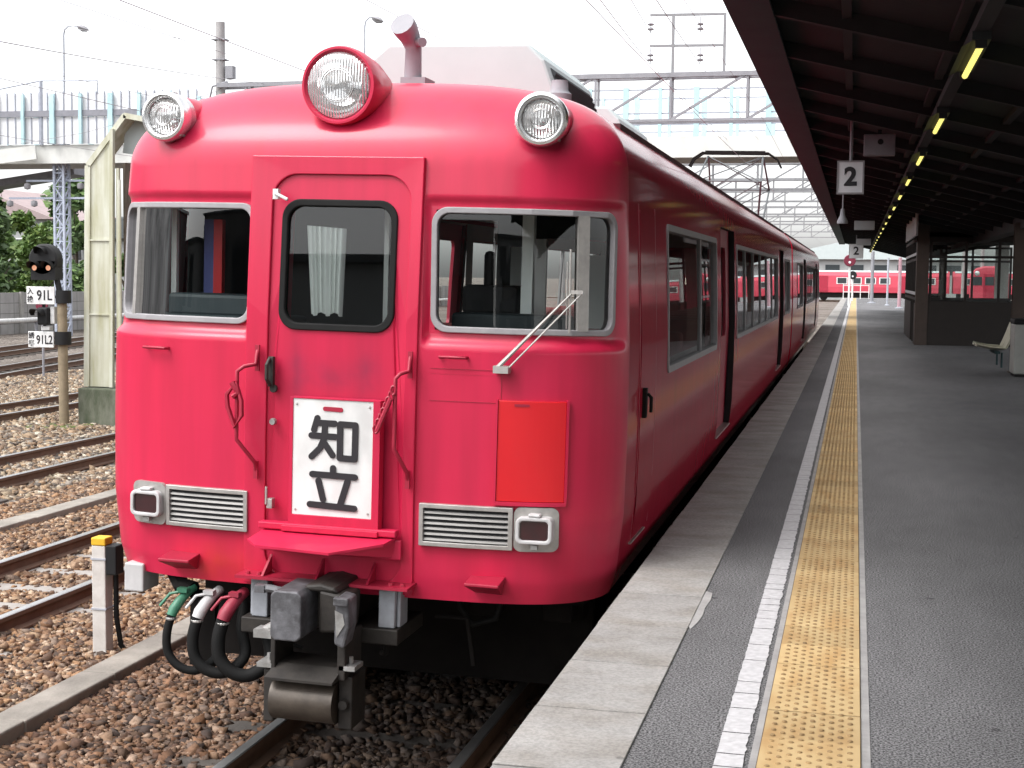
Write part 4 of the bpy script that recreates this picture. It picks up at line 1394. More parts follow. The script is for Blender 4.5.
bot = [(-.155 + .16 * i / n, .09 + .014 * math.sin(i * 1.9), 2.275 - .01 * math.sin(i * .6)) for i in range(n + 1)]
m_.add(top + bot, [(i, i + 1, n + 2 + i, n + 1 + i) for i in range(n)])
m_.build('cab_curtain', M['curtain'], car, smooth=60)
m_ = MB(); m_.box(-.995, -.93, .62, .66, 2.2, 2.75, 0); m_.box(-.93, -.88, .60, .64, 2.2, 2.75, 1)
m_.build('signal_flags', [M['blue'], M['red_plate']], car)
m_ = MB()
m_.box(.80, .86, .60, .66, 2.2, 2.95, 0); m_.box(-1.13, -1.10, .5, .53, 2.2, 2.9, 0); m_.box(.10, .125, .45, .47, 2.0, 2.9, 0); m_.box(.17, .19, .45, .47, 2.0, 2.9, 0)
m_.box(.50, .62, 1.6, 1.64, 2.30, 2.66, 0); m_.box(.98, 1.1, 1.5, 1.54, 2.2, 2.62, 0); m_.box(.72, .80, 1.2, 1.24, 2.25, 2.7, 0)
m_.build('cab_fittings', M['curtain'], car)

# running gear seen below the front: struts, pads, coupler, drum, hoses
m_ = MB()
m_.box(-1.12, 1.12, .95, 1.15, .62, .86)
m_.build('front_beam', M['under'], car)
for u in (-.345, .325):
    m_ = MB()
    m_.box(u - .042, u + .042, -.06, .03, .75, .954)
    m_.box(u + .043 if u > 0 else u - .062, u + .062 if u > 0 else u - .043, -.03, .09, .75, .94)
    st = m_.build('apron_strut', M['under_grey'], car, bevel=.006)
    m_ = MB()
    m_.box(u - (.22 if u > 0 else .09), u + (.065 if u > 0 else .10), -.08, .35, .67, .748)
    m_.build('strut_foot', M['cast_dark'], st, bevel=.006)
m_ = MB()
m_.box(-1.18, -1.07, .10, .28, .78, .93)
m_.build('lifting_lug', M['bezel'], car, bevel=.008)
CU = .028
cp = MB()
def octa(cx, cz, a, b, k): return [(cx - a + k, cz - b), (cx + a - k, cz - b), (cx + a, cz - b + k), (cx + a, cz + b - k), (cx + a - k, cz + b), (cx - a + k, cz + b), (cx - a, cz + b - k), (cx - a, cz - b + k)]
cp.prism(octa(-.088 + CU, .86, .080, .12, .022), lambda a, b: (a * .97, -.42, b), lambda a, b: (a, -.12, b))
cpo = cp.build('coupler', M['cast'], car, bevel=.008, segs=2)
m_ = MB()
m_.prism([(.035 + CU, .76), (.17 + CU, .77), (.18 + CU, .95), (.035 + CU, .97)], lambda a, b: (a, -.30, b), lambda a, b: (a, -.10, b))
m_.build('coupler_jaw', M['cast_dark'], cpo, bevel=.015)
m_ = MB()
m_.prism([(.15 + CU, .74), (.20 + CU, .72), (.225 + CU, .82), (.222 + CU, .955), (.155 + CU, .965)], lambda a, b: (a, -.40, b), lambda a, b: (a * .9 + .01, -.24, b))
m_.build('coupler_guide', M['cast'], cpo, bevel=.012)
m_ = MB()
m_.add([(.165 + CU, -.404, .775), (.205 + CU, -.404, .84), (.195 + CU, -.404, .89), (.155 + CU, -.404, .905)], [(0, 1, 2, 3)])
m_.build('guide_face', M['cast_pale'], cpo)
m_ = MB()
m_.prism([(.152 + CU, .93), (.226 + CU, .93), (.226 + CU, .97), (.152 + CU, .97)], lambda a, b: (a, -.425, b), lambda a, b: (a, -.39, b))
m_.build('guide_cap', M['cast'], cpo, bevel=.006)
m_ = MB()
m_.prism([(-.06 + CU, .96), (.13 + CU, .96), (.11 + CU, .985), (.04 + CU, 1.0), (-.03 + CU, .99)], lambda a, b: (a, -.30, b), lambda a, b: (a, .05, b))
m_.box(-.10 + CU, .12 + CU, -.2, .8, .76, .959)
m_.build('coupler_shank', M['cast_dark'], cpo, bevel=.012)
m_ = MB()
m_.tube([(-.09, -.30, .945), (-.19, -.29, .955), (-.25, -.28, .95)], .020, 8); m_.cbox((-.24, -.285, .952), (.05, .05, .036))
m_.build('uncoupling_lever', M['cast'], cpo, smooth=40)
m_ = MB()
m_.tube([(-.09, -.28, .78), (-.19, -.26, .76), (-.25, -.25, .72)], .026, 8); m_.cbox((-.205, -.27, .735), (.12, .09, .04))
m_.build('coupler_lug', M['cast_pale'], cpo, smooth=40)
for x0, x1, z0, z1 in ((-.165, -.14, .53, .79), (.175, .215, .55, .77)):
    m_ = MB(); m_.box(x0, x1, -.34, -.1, z0, z1)
    m_.build('coupler_hanger', M['cast_dark'], cpo, bevel=.006)
dm = MB()
pr = []
for i in range(15):
    a = R(-70 + 140 * i / 14)
    pr.append((-.27 - .115 * math.cos(a), .425 + .105 * math.sin(a)))
pr += [(-.10, .53), (-.10, .32)]
dm.prism(pr, lambda a, b: (-.155, a, b), lambda a, b: (.165, a, b))
dmo = dm.build('electric_coupler', M['brown_roller'], car, smooth=30)
m_ = MB()
m_.add([(-.165, -.41, .555), (.178, -.41, .555), (.178, -.41, .543), (-.165, -.41, .543), (-.15, -.30, .60), (.19, -.30, .60), (.19, -.1, .60), (-.15, -.1, .60), (.178, -.1, .543), (-.165, -.1, .543)],
       [(0, 3, 2, 1), (0, 1, 5, 4), (4, 5, 6, 7), (1, 2, 8, 6, 5), (3, 0, 4, 7, 9), (3, 9, 8, 2)])
m_.build('drum_cover', M['cast_dark'], dmo)
for x0, x1 in ((-.215, -.162), (.17, .24)):
    m_ = MB(); m_.box(x0, x1, -.30, -.1, .30, .56); m_.build('drum_bracket', M['cast_dark'], dmo, bevel=.008)
m_ = MB(); m_.lathe([(0, -.02), (.022, -.02), (.026, .03)], (.205, -.315, .43), (0, 1, 0), 14); m_.build('drum_bolt', M['cast_dark'], dmo)
for x0, x1, zz in ((-.235, -.155, .58), (.185, .265, .60)):
    m_ = MB(); m_.box(x0, x1, -.34, -.22, zz, zz + .022); bo = m_.build('bolt_plate', M['cast_pale'], dmo)
    m_ = MB(); m_.lathe([(0, .035), (.011, .035), (.013, .0)], ((x0 + x1) / 2, -.28, zz + .022), (0, 0, 1), 6); m_.build('bolt', M['cast_pale'], dmo)
for pts, r_ in (([(.24, .2, .93), (.30, -.02, .86), (.33, -.05, .72), (.30, .02, .60), (.22, .2, .55)], .014), ([(-.22, .1, .93), (-.27, -.02, .80), (-.25, -.05, .64), (-.16, .05, .58)], .012), ([(.52, .55, .90), (.55, .5, .74), (.62, .5, .66), (.74, .5, .70), (.78, .55, .88)], .016)):
    m_ = MB(); m_.tube(pts, r_, 8); m_.build('jumper_cable', M['rubber'], car, smooth=60)
for x in (.55, .95):
    m_ = MB(); m_.box(x, x + .16, .70, .84, .66, .84); m_.build('junction_box', M['under'], car, bevel=.01)
m_ = MB(); m_.tube([(-.95, .6, .80), (1.0, .6, .80)], .016, 8); m_.build('air_pipe', M['under'], car)
# air hoses
def hose(u, mat, r, x2, lab, k0):
    g = MB()
    g.tube([(u + .02, .10, .83), (u + .015, .03, .815), (u, -.02, .785), (u - .018, -.05, .745), (u - .026, -.06, .715)], [k0 * .8, k0 * .9, k0, k0 * 1.08, k0], 12)
    h_ = g.build('brake_hose', mat, car, smooth=45)
    h_['label'] = lab
    k = MB()
    k.tube([(u + .01, .0, .835), (u + .07, -.02, .825), (u + .12, -.04, .755)] if u > -.5 else [(u + .02, -.0, .835), (u - .05, -.03, .82), (u - .10, -.04, .755)], .008, 8)
    k.cbox((u + .01, -.0, .838), (.055, .04, .022))
    k.build('hose_cock', mat, h_, smooth=45)
    t = MB()
    P = [Vector((u - .026, -.06, .715)), Vector((u - .045, -.07, .62)), Vector((u - .035, -.07, .52)), Vector((u + .03, -.06, .45)), Vector((u + .12, -.03, .44)), Vector((u + .20, .02, .52)), Vector((x2, .08, .66)), Vector((x2, .15, .82))]
    pts = []
    for i in range(len(P) - 1):
        p0, p1, p2, p3 = P[max(i - 1, 0)], P[i], P[i + 1], P[min(i + 2, len(P) - 1)]
        for s in range(6):
            q = s / 6
            pts.append(0.5 * ((2 * p1) + (-p0 + p2) * q + (2 * p0 - 5 * p1 + 4 * p2 - p3) * q * q + (-p0 + 3 * p1 - 3 * p2 + p3) * q ** 3))
    t.tube(pts, r, 12)
    t.build('hose_loop', M['rubber'], h_, smooth=50)
    m2 = MB(); m2.lathe([(k0 * 1.0, 0), (k0 * 1.06, .003), (k0 * 1.06, .010), (k0 * 1.0, .013)], (u - .028, -.06, .695), (0, 0, 1), 14); m2.build('hose_clamp', M['steel'], h_)
hose(-.80, M['green'], .022, -.62, 'green brake hose cock', .025)
hose(-.655, M['bezel'], .029, -.50, 'white brake hose cock', .030)
hose(-.515, M['pinkred'], .034, -.36, 'red brake hose cock', .034)
m_ = MB(); m_.box(-.80, -.66, .10, .20, .42, .80); m_.tube([(-.95, .2, .90), (-.86, .12, .83), (-.78, .1, .82)], .045, 8)
m_.build('hose_rack', M['under'], car)
m_ = MB()
m_.tube([(.47, .3, .74), (.64, .3, .74), (.68, .3, .50)], .012, 6)
m_.build('pipework', M['under'], car)
m_ = MB(); m_.box(-1.15, 1.15, 1.1, 1.17, .2, .70)
m_.build('pilot_plate', M['under'], car)

# --- second car of the train
car2 = empty('train_car', (-2.54, 6.65 + L_CAR + 0.45, -1.02), 'second red car with the raised pantograph, coupled behind the front car', 'train car', 'cars of the near red train')
car2.rotation_euler = (0, R(1.146), 0)
shell(False, L_CAR - .2).build('body', M['red_shaded'], car2, smooth=40)
side_details(car2, L_CAR - .2, False)
bogie(car2, 3.4); bogie(car2, 15.6)
underframe(car2, L_CAR - .2, False)
m_ = MB(); m_.box(-.5, .5, -.43, 0, 1.0, 3.1)
m_.build('gangway_bellows', M['rubber'], car2)
# pantograph (diamond frame)
pg = MB()
pv, pw = 3.0, 3.60
for sg in (-1, 1):
    pg.tube([(sg * .55, pv - .75, pw + .08), (sg * .62, pv - 1.35, pw + .75), (sg * .55, pv - .05, pw + 1.33)], .02, 6)
    pg.tube([(sg * .55, pv + .75, pw + .08), (sg * .62, pv + 1.35, pw + .75), (sg * .55, pv + .05, pw + 1.33)], .02, 6)
    pg.tube([(sg * .55, pv - .9, pw + .08), (sg * .55, pv + .9, pw + .08)], .03, 6)
for v in (-.75, .75):
    pg.tube([(-.55, pv + v, pw + .08), (.55, pv + v, pw + .08)], .03, 6)
    pg.tube([(-.62, pv + v * 1.8, pw + .75), (.62, pv + v * 1.8, pw + .75)], .015, 6)
    pg.tube([(-.55, pv + v, pw + .08), (.62, pv + v * 1.8, pw + .75)], .012, 6)
    pg.tube([(-.62, pv + v * 1.8, pw + .75), (.55, pv + v * .06, pw + 1.33)], .012, 6)
    pg.tube([(.62, pv + v * 1.8, pw + .75), (-.55, pv + v * .06, pw + 1.33)], .012, 6)
pgo = pg.build('pantograph', M['pan_steel'], car2)
m_ = MB()
for v in (-.14, .14):
    m_.tube([(-.92, pv + v, pw + 1.12), (-.84, pv + v, pw + 1.28), (-.66, pv + v, pw + 1.40), (.66, pv + v, pw + 1.40), (.84, pv + v, pw + 1.28), (.92, pv + v, pw + 1.12)], .022, 6)
    m_.box(-.6, .6, pv + v - .03, pv + v + .03, pw + 1.38, pw + 1.44)
m_.build('pan_head', M['under'], pgo)
m_ = MB()
for sx in (-.55, .55):
    for v in (-.8, .8):
        m_.lathe([(.03, -.08), (.07, -.05), (.03, -.02), (.07, .02), (.03, .08)], (sx, pv + v, pw - .06), (0, 0, 1), 10)
m_.build('insulator', M['insul'], pgo)
for v0 in (5.5, 9.5, 13.5):
    ac_unit(car2, v0, v0 + 1.6, -.6, .5, False)

# ------------------------------------------------------------------ platform canopy and what hangs from it
EX, EZ, VX, VZ, RX = -0.80, 3.20, 2.62, 2.38, 6.95
CY0, CY1 = -5.0, 70.0
cz = lambda x: EZ - (EZ - VZ) * (x - EX) / (VX - EX) if x <= VX else VZ + (EZ - VZ) * (x - VX) / (RX - VX)
can = empty('platform_canopy', (VX, CY0, 0), 'long dark butterfly canopy covering the platform', 'canopy')
can_l = lambda x, y, z: (x - VX, y - CY0, z)
def cbuild(mb, name, mat, **k):
    mb.v = [can_l(*p) for p in mb.v]
    return mb.build(name, mat, can, **k)
m_ = MB()
sec = [(EX, EZ + .10), (VX, VZ + .10), (RX, EZ + .10), (RX, EZ + .16), (VX, VZ + .16), (EX, EZ + .16)]
m_.prism(sec, lambda a, b: (a, CY0, b), lambda a, b: (a, CY1, b))
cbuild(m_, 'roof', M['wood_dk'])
# corrugated metal edge sticking out past the fascia
m_ = MB()
ys = np.arange(CY0, CY1, 0.07)
vs = []
for i, y in enumerate(ys):
    q = .020 * math.cos(math.pi * i)
    vs += [(EX - .065, y, EZ + .165 + q), (EX + .35, y, EZ + .062 + q + .03)]
m_.add(vs, [(2 * i, 2 * i + 1, 2 * i + 3, 2 * i + 2) for i in range(len(ys) - 1)])
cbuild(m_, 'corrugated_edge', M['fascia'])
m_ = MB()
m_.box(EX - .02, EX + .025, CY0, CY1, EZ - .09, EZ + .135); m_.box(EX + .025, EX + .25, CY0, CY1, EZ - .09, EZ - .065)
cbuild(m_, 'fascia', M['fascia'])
m_ = MB(); m_.box(RX - .03, RX + .02, CY0, CY1, EZ - .09, EZ + .135)
cbuild(m_, 'fascia', M['fascia'])
y = CY0 + 0.4
while y < CY1:
    m_ = MB()
    for x0, x1 in ((EX + .10, VX - .05), (VX + .05, RX - .04)):
        m_.bar((x0, y, cz(x0) + .045), (x1, y, cz(x1) + .045), .075, .11)
    cbuild(m_, 'rafter', M['beam_dk'])
    y += 1.75
for x in (-.1, .55, 1.2, 1.85, 3.6, 4.6, 5.6):
    m_ = MB(); m_.box(x - .03, x + .03, CY0, CY1, cz(x) + .055, cz(x) + .096)
    cbuild(m_, 'purlin', M['beam_dk'])
m_ = MB(); m_.box(.585, .665, CY0, CY1, 2.80, 2.86); cbuild(m_, 'cable_duct', M['beam_dk'])
m_ = MB(); m_.box(VX - .12, VX + .12, CY0, CY1, VZ - .1, VZ + .1); cbuild(m_, 'valley_beam', M['beam_dk'])
for y in (24.05, 45.0, 56.0, 67.0):
    m_ = MB()
    m_.box(VX - .19, VX + .02, y - .11, y - .098, 0, VZ); m_.box(VX - .19, VX + .02, y + .098, y + .11, 0, VZ); m_.box(VX - .09, VX - .08, y - .098, y + .098, 0, VZ)
    m_.box(VX - .22, VX + .05, y - .14, y + .14, 0, .02)
    cbuild(m_, 'post', M['brownpost'])

# fluorescent lamps
proto = None
k = 0
for i in range(18):
    y = 8.85 + 3.5 * i
    lab = 'lit yellowish fluorescent tube on the canopy duct, ' + ['nearest and largest of the row', 'second nearest of the row', 'third nearest of the row', 'fourth nearest of the row', 'fifth nearest of the row'][i] if i < 5 else 'small distant lit fluorescent tube in the far end of the canopy row'
    if proto is None:
        proto = empty('fluorescent_lamp', (.625, y, 2.80), lab, 'lamp', 'fluorescent lamps under the canopy')
        m_ = MB(); m_.box(-.05, .05, -.65, .65, -.045, 0); m_.box(-.03, .03, -.63, -.59, -.085, -.045); m_.box(-.03, .03, .59, .63, -.085, -.045)
        m_.build('housing', M['beam_dk'], proto)
        m_ = MB(); m_.tube([(0, -.59, -.072), (0, .59, -.072)], .019, 8); m_.build('tube', M['tube'], proto)
        m_ = MB(); m_.add([(-.05, -.6, -.046), (-.05, .6, -.046), (-.10, .6, -.075), (-.10, -.6, -.075)], [(0, 1, 2, 3)]); m_.build('shade', M['beam_dk'], proto)
        t = proto
    else:
        t = copy_tree(proto); t.location.y = y; t['label'] = lab

def hang_sign(loc, wd, ht, label, drop):
    s = empty('platform_sign', loc, label, 'sign', 'platform number signs')
    m_ = MB(); m_.box(-wd / 2, wd / 2, -.03, .03, -ht / 2, ht / 2); m_.build('sign_box', M['panelwhite'], s, bevel=.006)
    m_ = MB()
    ring(m_, rr(-wd / 2 - .008, wd / 2 + .008, -ht / 2 - .008, ht / 2 + .008, .003, 3), rr(-wd / 2 + .008, wd / 2 - .008, -ht / 2 + .008, ht / 2 - .008, .003, 3), lambda a, b, d: (a, -d, b), -.036, .036)
    m_.build('sign_frame', M['alu'], s)
    text('numeral', '2', ht * .78, M['ink'], s, (0, -.033, 0), (R(90), 0, 0), .002, .010)
    m_ = MB(); m_.tube([(.0, 0, ht / 2), (0, 0, ht / 2 + drop)], .016, 8); m_.build('hanger', M['galv_dk'], s)
    return s
Z1 = 2.485
hang_sign((-.082, 15.0, Z1), .252, .320, 'white hanging sign reading 2 nearest under the canopy eave', cz(-.08) + .05 - Z1 - .17)
hang_sign((-.02, 52.0, 2.45), .48, .50, 'small distant white sign reading 2 at the far platform end', .42)
# hanging loudspeaker/lamp below the first sign and boxes on the canopy
s = empty('hanging_speaker', (-.20, 20.0, 2.24), 'small grey loudspeaker hanging on a rod below the near number sign', 'loudspeaker')
s.scale = (.72, .72, 1)
m_ = MB(); m_.lathe([(0, .17), (.035, .17), (.05, .08), (.10, .0), (.10, -.03), (0, -.03)], (0, 0, 0), (0, 0, 1), 14); m_.build('horn', M['galv_dk'], s, smooth=40)
m_ = MB(); m_.tube([(0, 0, .15), (0, 0, .80)], .014, 8); m_.build('rod', M['galv_dk'], s)
s = empty('speaker_box', (.20, 15.6, 2.86), 'grey box loudspeaker fixed under the canopy right of the number sign', 'loudspeaker')
m_ = MB(); m_.box(-.16, .16, -.07, .07, -.11, .11); m_.build('case', M['galv_dk'], s, bevel=.008)
m_ = MB(); m_.lathe([(0, -.004), (.025, -.004), (.03, .0)], (0.01, -.074, .03), (0, 1, 0), 14); m_.build('cone', M['black'], s)
m_ = MB(); m_.box(-.02, .02, -.02, .02, .11, .16); m_.build('bracket', M['beam_dk'], s)
for (x, y, z, lab) in ((.15, 33.0, 2.66, 'pale box fixed under the canopy beyond the hanging loudspeaker'), (.2, 46.0, 2.62, 'farther pale box under the canopy in line with the lamps')):
    s = empty('junction_box', (x, y, z), lab, 'box', 'boxes under the canopy')
    m_ = MB(); m_.box(-.22, .22, -.1, .1, -.10, .10); m_.build('case', M['roofgrey'], s, bevel=.01)
    m_ = MB(); m_.box(-.03, .03, -.03, .03, .10, cz(x) - z + .06); m_.build('bracket', M['beam_dk'], s)

# ------------------------------------------------------------------ waiting room, seat, bin
WX0, WX1, WY0, WY1 = 1.32, 4.1, 33.4, 41.0
wr = empty('waiting_room', (WX0, WY0, 0), 'dark brown glazed waiting room on the platform', 'waiting room')
def wl(mb, n, mat, **k):
    mb.v = [(p[0] - WX0, p[1] - WY0, p[2]) for p in mb.v]
    return mb.build(n, mat, wr, **k)
m_ = MB()
m_.box(WX0 + .26, WX1, WY0, WY0 + .06, 0, .93); m_.box(WX0 + .26, WX1, WY1 - .06, WY1, 0, .93); m_.box(WX1 - .06, WX1, WY0 + .06, WY1 - .06, 0, .93); m_.box(WX0, WX0 + .05, WY0 + .26, WY0 + 1.2, 0, .93); m_.box(WX0, WX0 + .05, WY1 - 4.5, WY1 - .06, 0, .93)
m_.box(WX0 + .0, WX1, WY0, WY1, 2.42, 2.52)
m_.box(WX0 + .26, WX1, WY0, WY0 + .06, 2.35, 2.8); m_.box(WX0, WX0 + .05, WY0 + .26, WY1, 2.35, 2.9)
wl(m_, 'wall', M['roombrown'])
m_ = MB(); m_.box(WX0 - .01, WX0 + .26, WY0 - .02, WY0 + .26, 0, 2.78); wl(m_, 'corner_post', M['brownpost'], bevel=.01)
for yy in (WY0 + .02, WY1 - .04):
    m_ = MB()
    for x in (WX0 + .27, 2.35, 3.05, WX1 - .06):
        m_.box(x, x + .06, yy, yy + .03, .93, 2.35)
    for z in (.93, 1.95, 2.31):
        m_.box(WX0 + .26, WX1, yy + .001, yy + .029, z, z + .055)
    wf = wl(m_, 'window_frame', M['roombrown'])
    m_ = MB(); m_.box(WX0 + .27, WX1 - .02, yy + .012, yy + .016, .95, 2.34)
    m_.v = [(p[0] - WX0, p[1] - WY0, p[2]) for p in m_.v]
    m_.build('window_pane', M['glass_room'], wf)
m_ = MB()
for i, y in enumerate(np.arange(WY0 + .3, WY1, .9)):
    m_.box(WX0 + .005, WX0 + .045, y, y + .05, .0, 2.35)
m_.box(WX0 + .006, WX0 + .044, WY0 + .26, WY1, 1.0, 1.06); m_.box(WX0 + .006, WX0 + .044, WY0 + .26, WY1, 1.9, 1.96)
wl(m_, 'side_frame', M['roombrown'])
m_ = MB()
for y in np.arange(WY0 + .5, WY1 - .3, .22):
    m_.box(WX0 - .006, WX0 + .0, y, y + .10, 1.12, 1.19); m_.box(WX0 - .006, WX0, y, y + .12, 2.02, 2.08)
wl(m_, 'glass_marking', M['panelwhite'])
sg_ = empty('wall_sign', (1.16, 29.8, 2.68), 'pale grey board sign on the side of the waiting room', 'sign')
m_ = MB(); m_.box(-.02, .02, 0.0, 6.0, -.33, .33); m_.build('board', M['signgrey'], sg_)
m_ = MB(); m_.box(-.015, .015, .8, .85, .33, .55); m_.build('bracket', M['beam_dk'], sg_)
m_ = MB(); m_.box(.02, .17, 4.2, 4.25, -.05, 0); m_.build('bracket', M['beam_dk'], sg_)

# bucket seat in front of the waiting room
st = empty('bench_seat', (2.36, 25.4, -.06), 'cream moulded bench seat in front of the waiting room', 'seat')
st.scale = (1.22, 1.1, 1.05)
m_ = MB()
nn = 12
prof = [(-.30, .395), (-.285, .385), (-.10, .345), (.06, .335), (.12, .36), (.16, .45), (.21, .60), (.255, .755), (.265, .765)]
vs = []
ys = np.linspace(-.22, .22, nn)
for a, b in prof:
    for yv in ys:
        t = (yv / .22)
        vs.append((a * (1 - .06 * t * t if a < 0 else 1) + (.0 if a < .1 else -.03 * t * t), yv, b + .035 * t * t * (1 if a < .1 else 0)))
fs = [(i * nn + j, i * nn + j + 1, (i + 1) * nn + j + 1, (i + 1) * nn + j) for i in range(len(prof) - 1) for j in range(nn - 1)]
m_.add(vs, fs)
o = m_.build('seat_shell', M['seatcream'], st, smooth=50)
sm = o.modifiers.new('thick', 'SOLIDIFY'); sm.thickness = .02
c2 = o.copy(); C.objects.link(c2); c2.parent = st; c2.location = (0, .5, 0)
m_ = MB(); m_.box(-.05, .02, -.2, .75, .28, .32); m_.tube([(.05, -.1, .3), (.05, -.1, .05)], .014, 8); m_.tube([(.05, .65, .3), (.05, .65, .05)], .014, 8)
m_.build('seat_frame', M['fascia'], st)

bn = empty('litter_bin', (2.555, 23.2, 0), 'off white box bin with dark top beside the brown canopy post', 'bin')
m_ = MB(); m_.box(-.19, .5, -.3, .3, .04, .80, 0); m_.build('bin_body', M['binwhite'], bn, bevel=.02)
m_ = MB(); m_.box(-.20, .51, -.31, .31, .80, .88); m_.build('bin_lid', M['black'], bn, bevel=.02)
m_ = MB(); m_.box(-.17, .48, -.28, .28, 0, .04); m_.build('bin_base', M['black'], bn)

# ------------------------------------------------------------------ left yard: post, column, signal
wp_ = empty('marker_post', (-4.89, 8.62, GZ), 'white square marker post with yellow top beside the train', 'post')
m_ = MB(); m_.box(-.05, .05, -.05, .05, -.05, .795); m_.build('shaft', M['postwhite'], wp_, bevel=.006)
m_ = MB(); m_.box(-.053, .053, -.053, .053, .796, .85); m_.build('cap', M['yellowcap'], wp_, bevel=.008)
for z in (.70, .36):
    m_ = MB(); m_.box(-.056, .056, -.056, .056, z, z + .012); m_.build('band', M['galv'], wp_)
m_ = MB(); m_.tube([(.14, .10, .02), (.10, .06, .1), (.085, .03, .3), (.09, .02, .6)], .018, 8)
m_.build('conduit', M['rubber'], wp_, smooth=50)
m_ = MB(); m_.box(.052, .13, -.05, .06, .60, .80); m_.build('terminal_box', M['black'], wp_, bevel=.008)

cl = empty('cream_column', (-12.48, 22.08, GZ), 'cream steel boxed column with mossy concrete base and slanted top behind the train', 'column')
def cl_(mb, n, mat, **k):
    mb.v = [(p[0] + 12.6, p[1] - 22.08, p[2] - GZ) for p in mb.v]
    return mb.build(n, mat, cl, **k)
m_ = MB()
m_.box(-13.0, -11.3, 21.95, 23.2, GZ - .1, -.52)
cl_(m_, 'footing', M['moss'], bevel=.03)
m_ = MB()
# front web plate with its slanted shoulder
web = [(-12.88, -.5), (-12.40, -.5), (-12.34, 3.62), (-12.78, 3.12), (-12.86, 2.9)]
web = [(-12.84, -.5), (-12.42, -.5), (-12.36, 3.80), (-12.78, 3.22)]
m_.prism(web, lambda a, b: (a, 22.08, b), lambda a, b: (a, 22.14, b))
cl_(m_, 'web_plate', M['cream'])
m_ = MB()
m_.bar((-12.89, 22.3, -.5), (-12.82, 22.3, 3.25), .10, .50, up=(0, 1, 0)); m_.bar((-12.82, 22.3, 3.25), (-12.12, 22.3, 4.08), .09, .50, up=(0, 1, 0)); m_.bar((-12.14, 22.3, 4.08), (-10.2, 22.3, 3.72), .09, .50, up=(0, 1, 0))
cl_(m_, 'outer_flange', M['cream'])
m_ = MB()
m_.bar((-12.39, 22.02, -.5), (-12.33, 22.02, 3.85), .06, .08, up=(0, 1, 0)); m_.bar((-12.28, 22.06, -.5), (-12.25, 22.06, 3.2), .05, .06, up=(0, 1, 0))
for z in (.72, 1.98):
    m_.box(-12.82, -12.41, 22.055, 22.08, z, z + .03)
m_.tube([(-12.2, 21.98, -.52), (-12.19, 21.98, 3.0)], .03, 8)
cl_(m_, 'stiffener', M['cream'])
m_ = MB()
m_.box(-12.35, -11.4, 22.9, 22.96, -.5, 3.9); m_.box(-12.24, -12.20, 22.2, 22.9, -.5, 3.3)
for x in (-12.1, -12.0, -11.88, -11.75):
    m_.box(x, x + .05, 22.75, 22.9, -.5, 3.4)
m_.box(-12.3, -11.4, 22.4, 22.6, 2.6, 2.72); m_.box(-12.3, -11.4, 22.4, 22.6, 1.9, 1.98); m_.box(-12.3, -11.4, 22.4, 22.6, .1, .2)
cl_(m_, 'rear_panel', M['inner_rust'])
m_ = MB(); m_.bar((-12.3, 22.4, 3.78), (-10.2, 22.4, 3.50), .6, .03, up=(0, 1, 0)); cl_(m_, 'top_panel', M['roofgrey'])
mo = MB()
for i in range(70):
    x, y = rng.uniform(-13.5, -12.6), rng.uniform(21.2, 21.95)
    mo.lathe([(0, .035), (.05, .03), (.09, 0)], (x, y, GZ + .015), (0, 0, 1), 7)
tag(mo.build('moss_patch', M['mossg'], smooth=60), 'yellow green moss on the ballast before the cream column', 'moss', kind='stuff')

sp = empty('shunting_signal', (-13.05, 21.8, GZ), 'brown signal post with black two light head and white 91L and 91L2 plates', 'signal')
m_ = MB(); m_.tube([(0, 0, -.1), (-.01, 0, 2.2)], .082, 14); m_.build('post', M['polebrown'], sp, smooth=50)
for x_, z_, r_ in ((0, 1.50, .14), (.02, 2.20, .13)):
    m_ = MB(); m_.lathe([(0, -.11), (r_, -.11), (r_, .11), (0, .11)], (x_, 0, z_), (0, 0, 1), 16)
    m_.build('clamp', M['black'], sp, smooth=40)
hd = MB()
hd.lathe([(0, -.10), (.24, -.10), (.27, -.07), (.27, .10), (.2, .14), (0, .14)], (-.30, -.02, 2.82), (0, 1, 0), 28)
hd.box(-.52, -.06, -.12, .12, 2.48, 2.80); hd.tube([(-.1, 0, 2.5), (-.02, 0, 2.15)], .05, 8)
h0 = hd.build('signal_head', M['black'], sp, smooth=40)
def hood(o, r, n=14, ln=.20):
    m_ = MB()
    vs = []
    for i in range(n + 1):
        a = R(-10 + 200 * i / n)
        vs += [(o[0] + r * math.cos(a), o[1], o[2] + r * math.sin(a)), (o[0] + r * math.cos(a), o[1] - ln * (.55 + .45 * math.sin(max(0, a))), o[2] + r * math.sin(a) + .0)]
    m_.add(vs, [(2 * i, 2 * i + 2, 2 * i + 3, 2 * i + 1) for i in range(n)])
    return m_
for dx, dz, on in ((-.43, 2.70, True), (-.17, 2.70, True), (-.30, 2.94, False)):
    hood((dx, -.10, dz), .10).build('hood', M['black'], h0, smooth=60)
    m_ = MB(); m_.lathe([(0, 0), (.045, .004), (.05, .02)], (dx - .02, -.125, dz - .015), (0, 1, 0), 16)
    m_.build('lens', M['amber'] if on else M['black'], h0)
pl_ = MB(); pl_.box(-.62, -.09, -.10, -.075, 2.07, 2.37)
p1_ = pl_.build('number_plate', M['white'], sp, bevel=.006)
text('lettering', '91L', .235, M['ink'], p1_, (-.28, -.103, 2.215), (R(90), 0, 0), .002, .004, sx=.82)
text('lettering', '入', .12, M['ink'], p1_, (-.545, -.103, 2.285), (R(90), 0, 0), .002, .002)
text('lettering', '換', .12, M['ink'], p1_, (-.545, -.103, 2.150), (R(90), 0, 0), .002, .002)
pl_ = MB(); pl_.box(-.60, -.12, -.10, -.075, 1.34, 1.61)
p2_ = pl_.build('number_plate', M['white'], sp, bevel=.006)
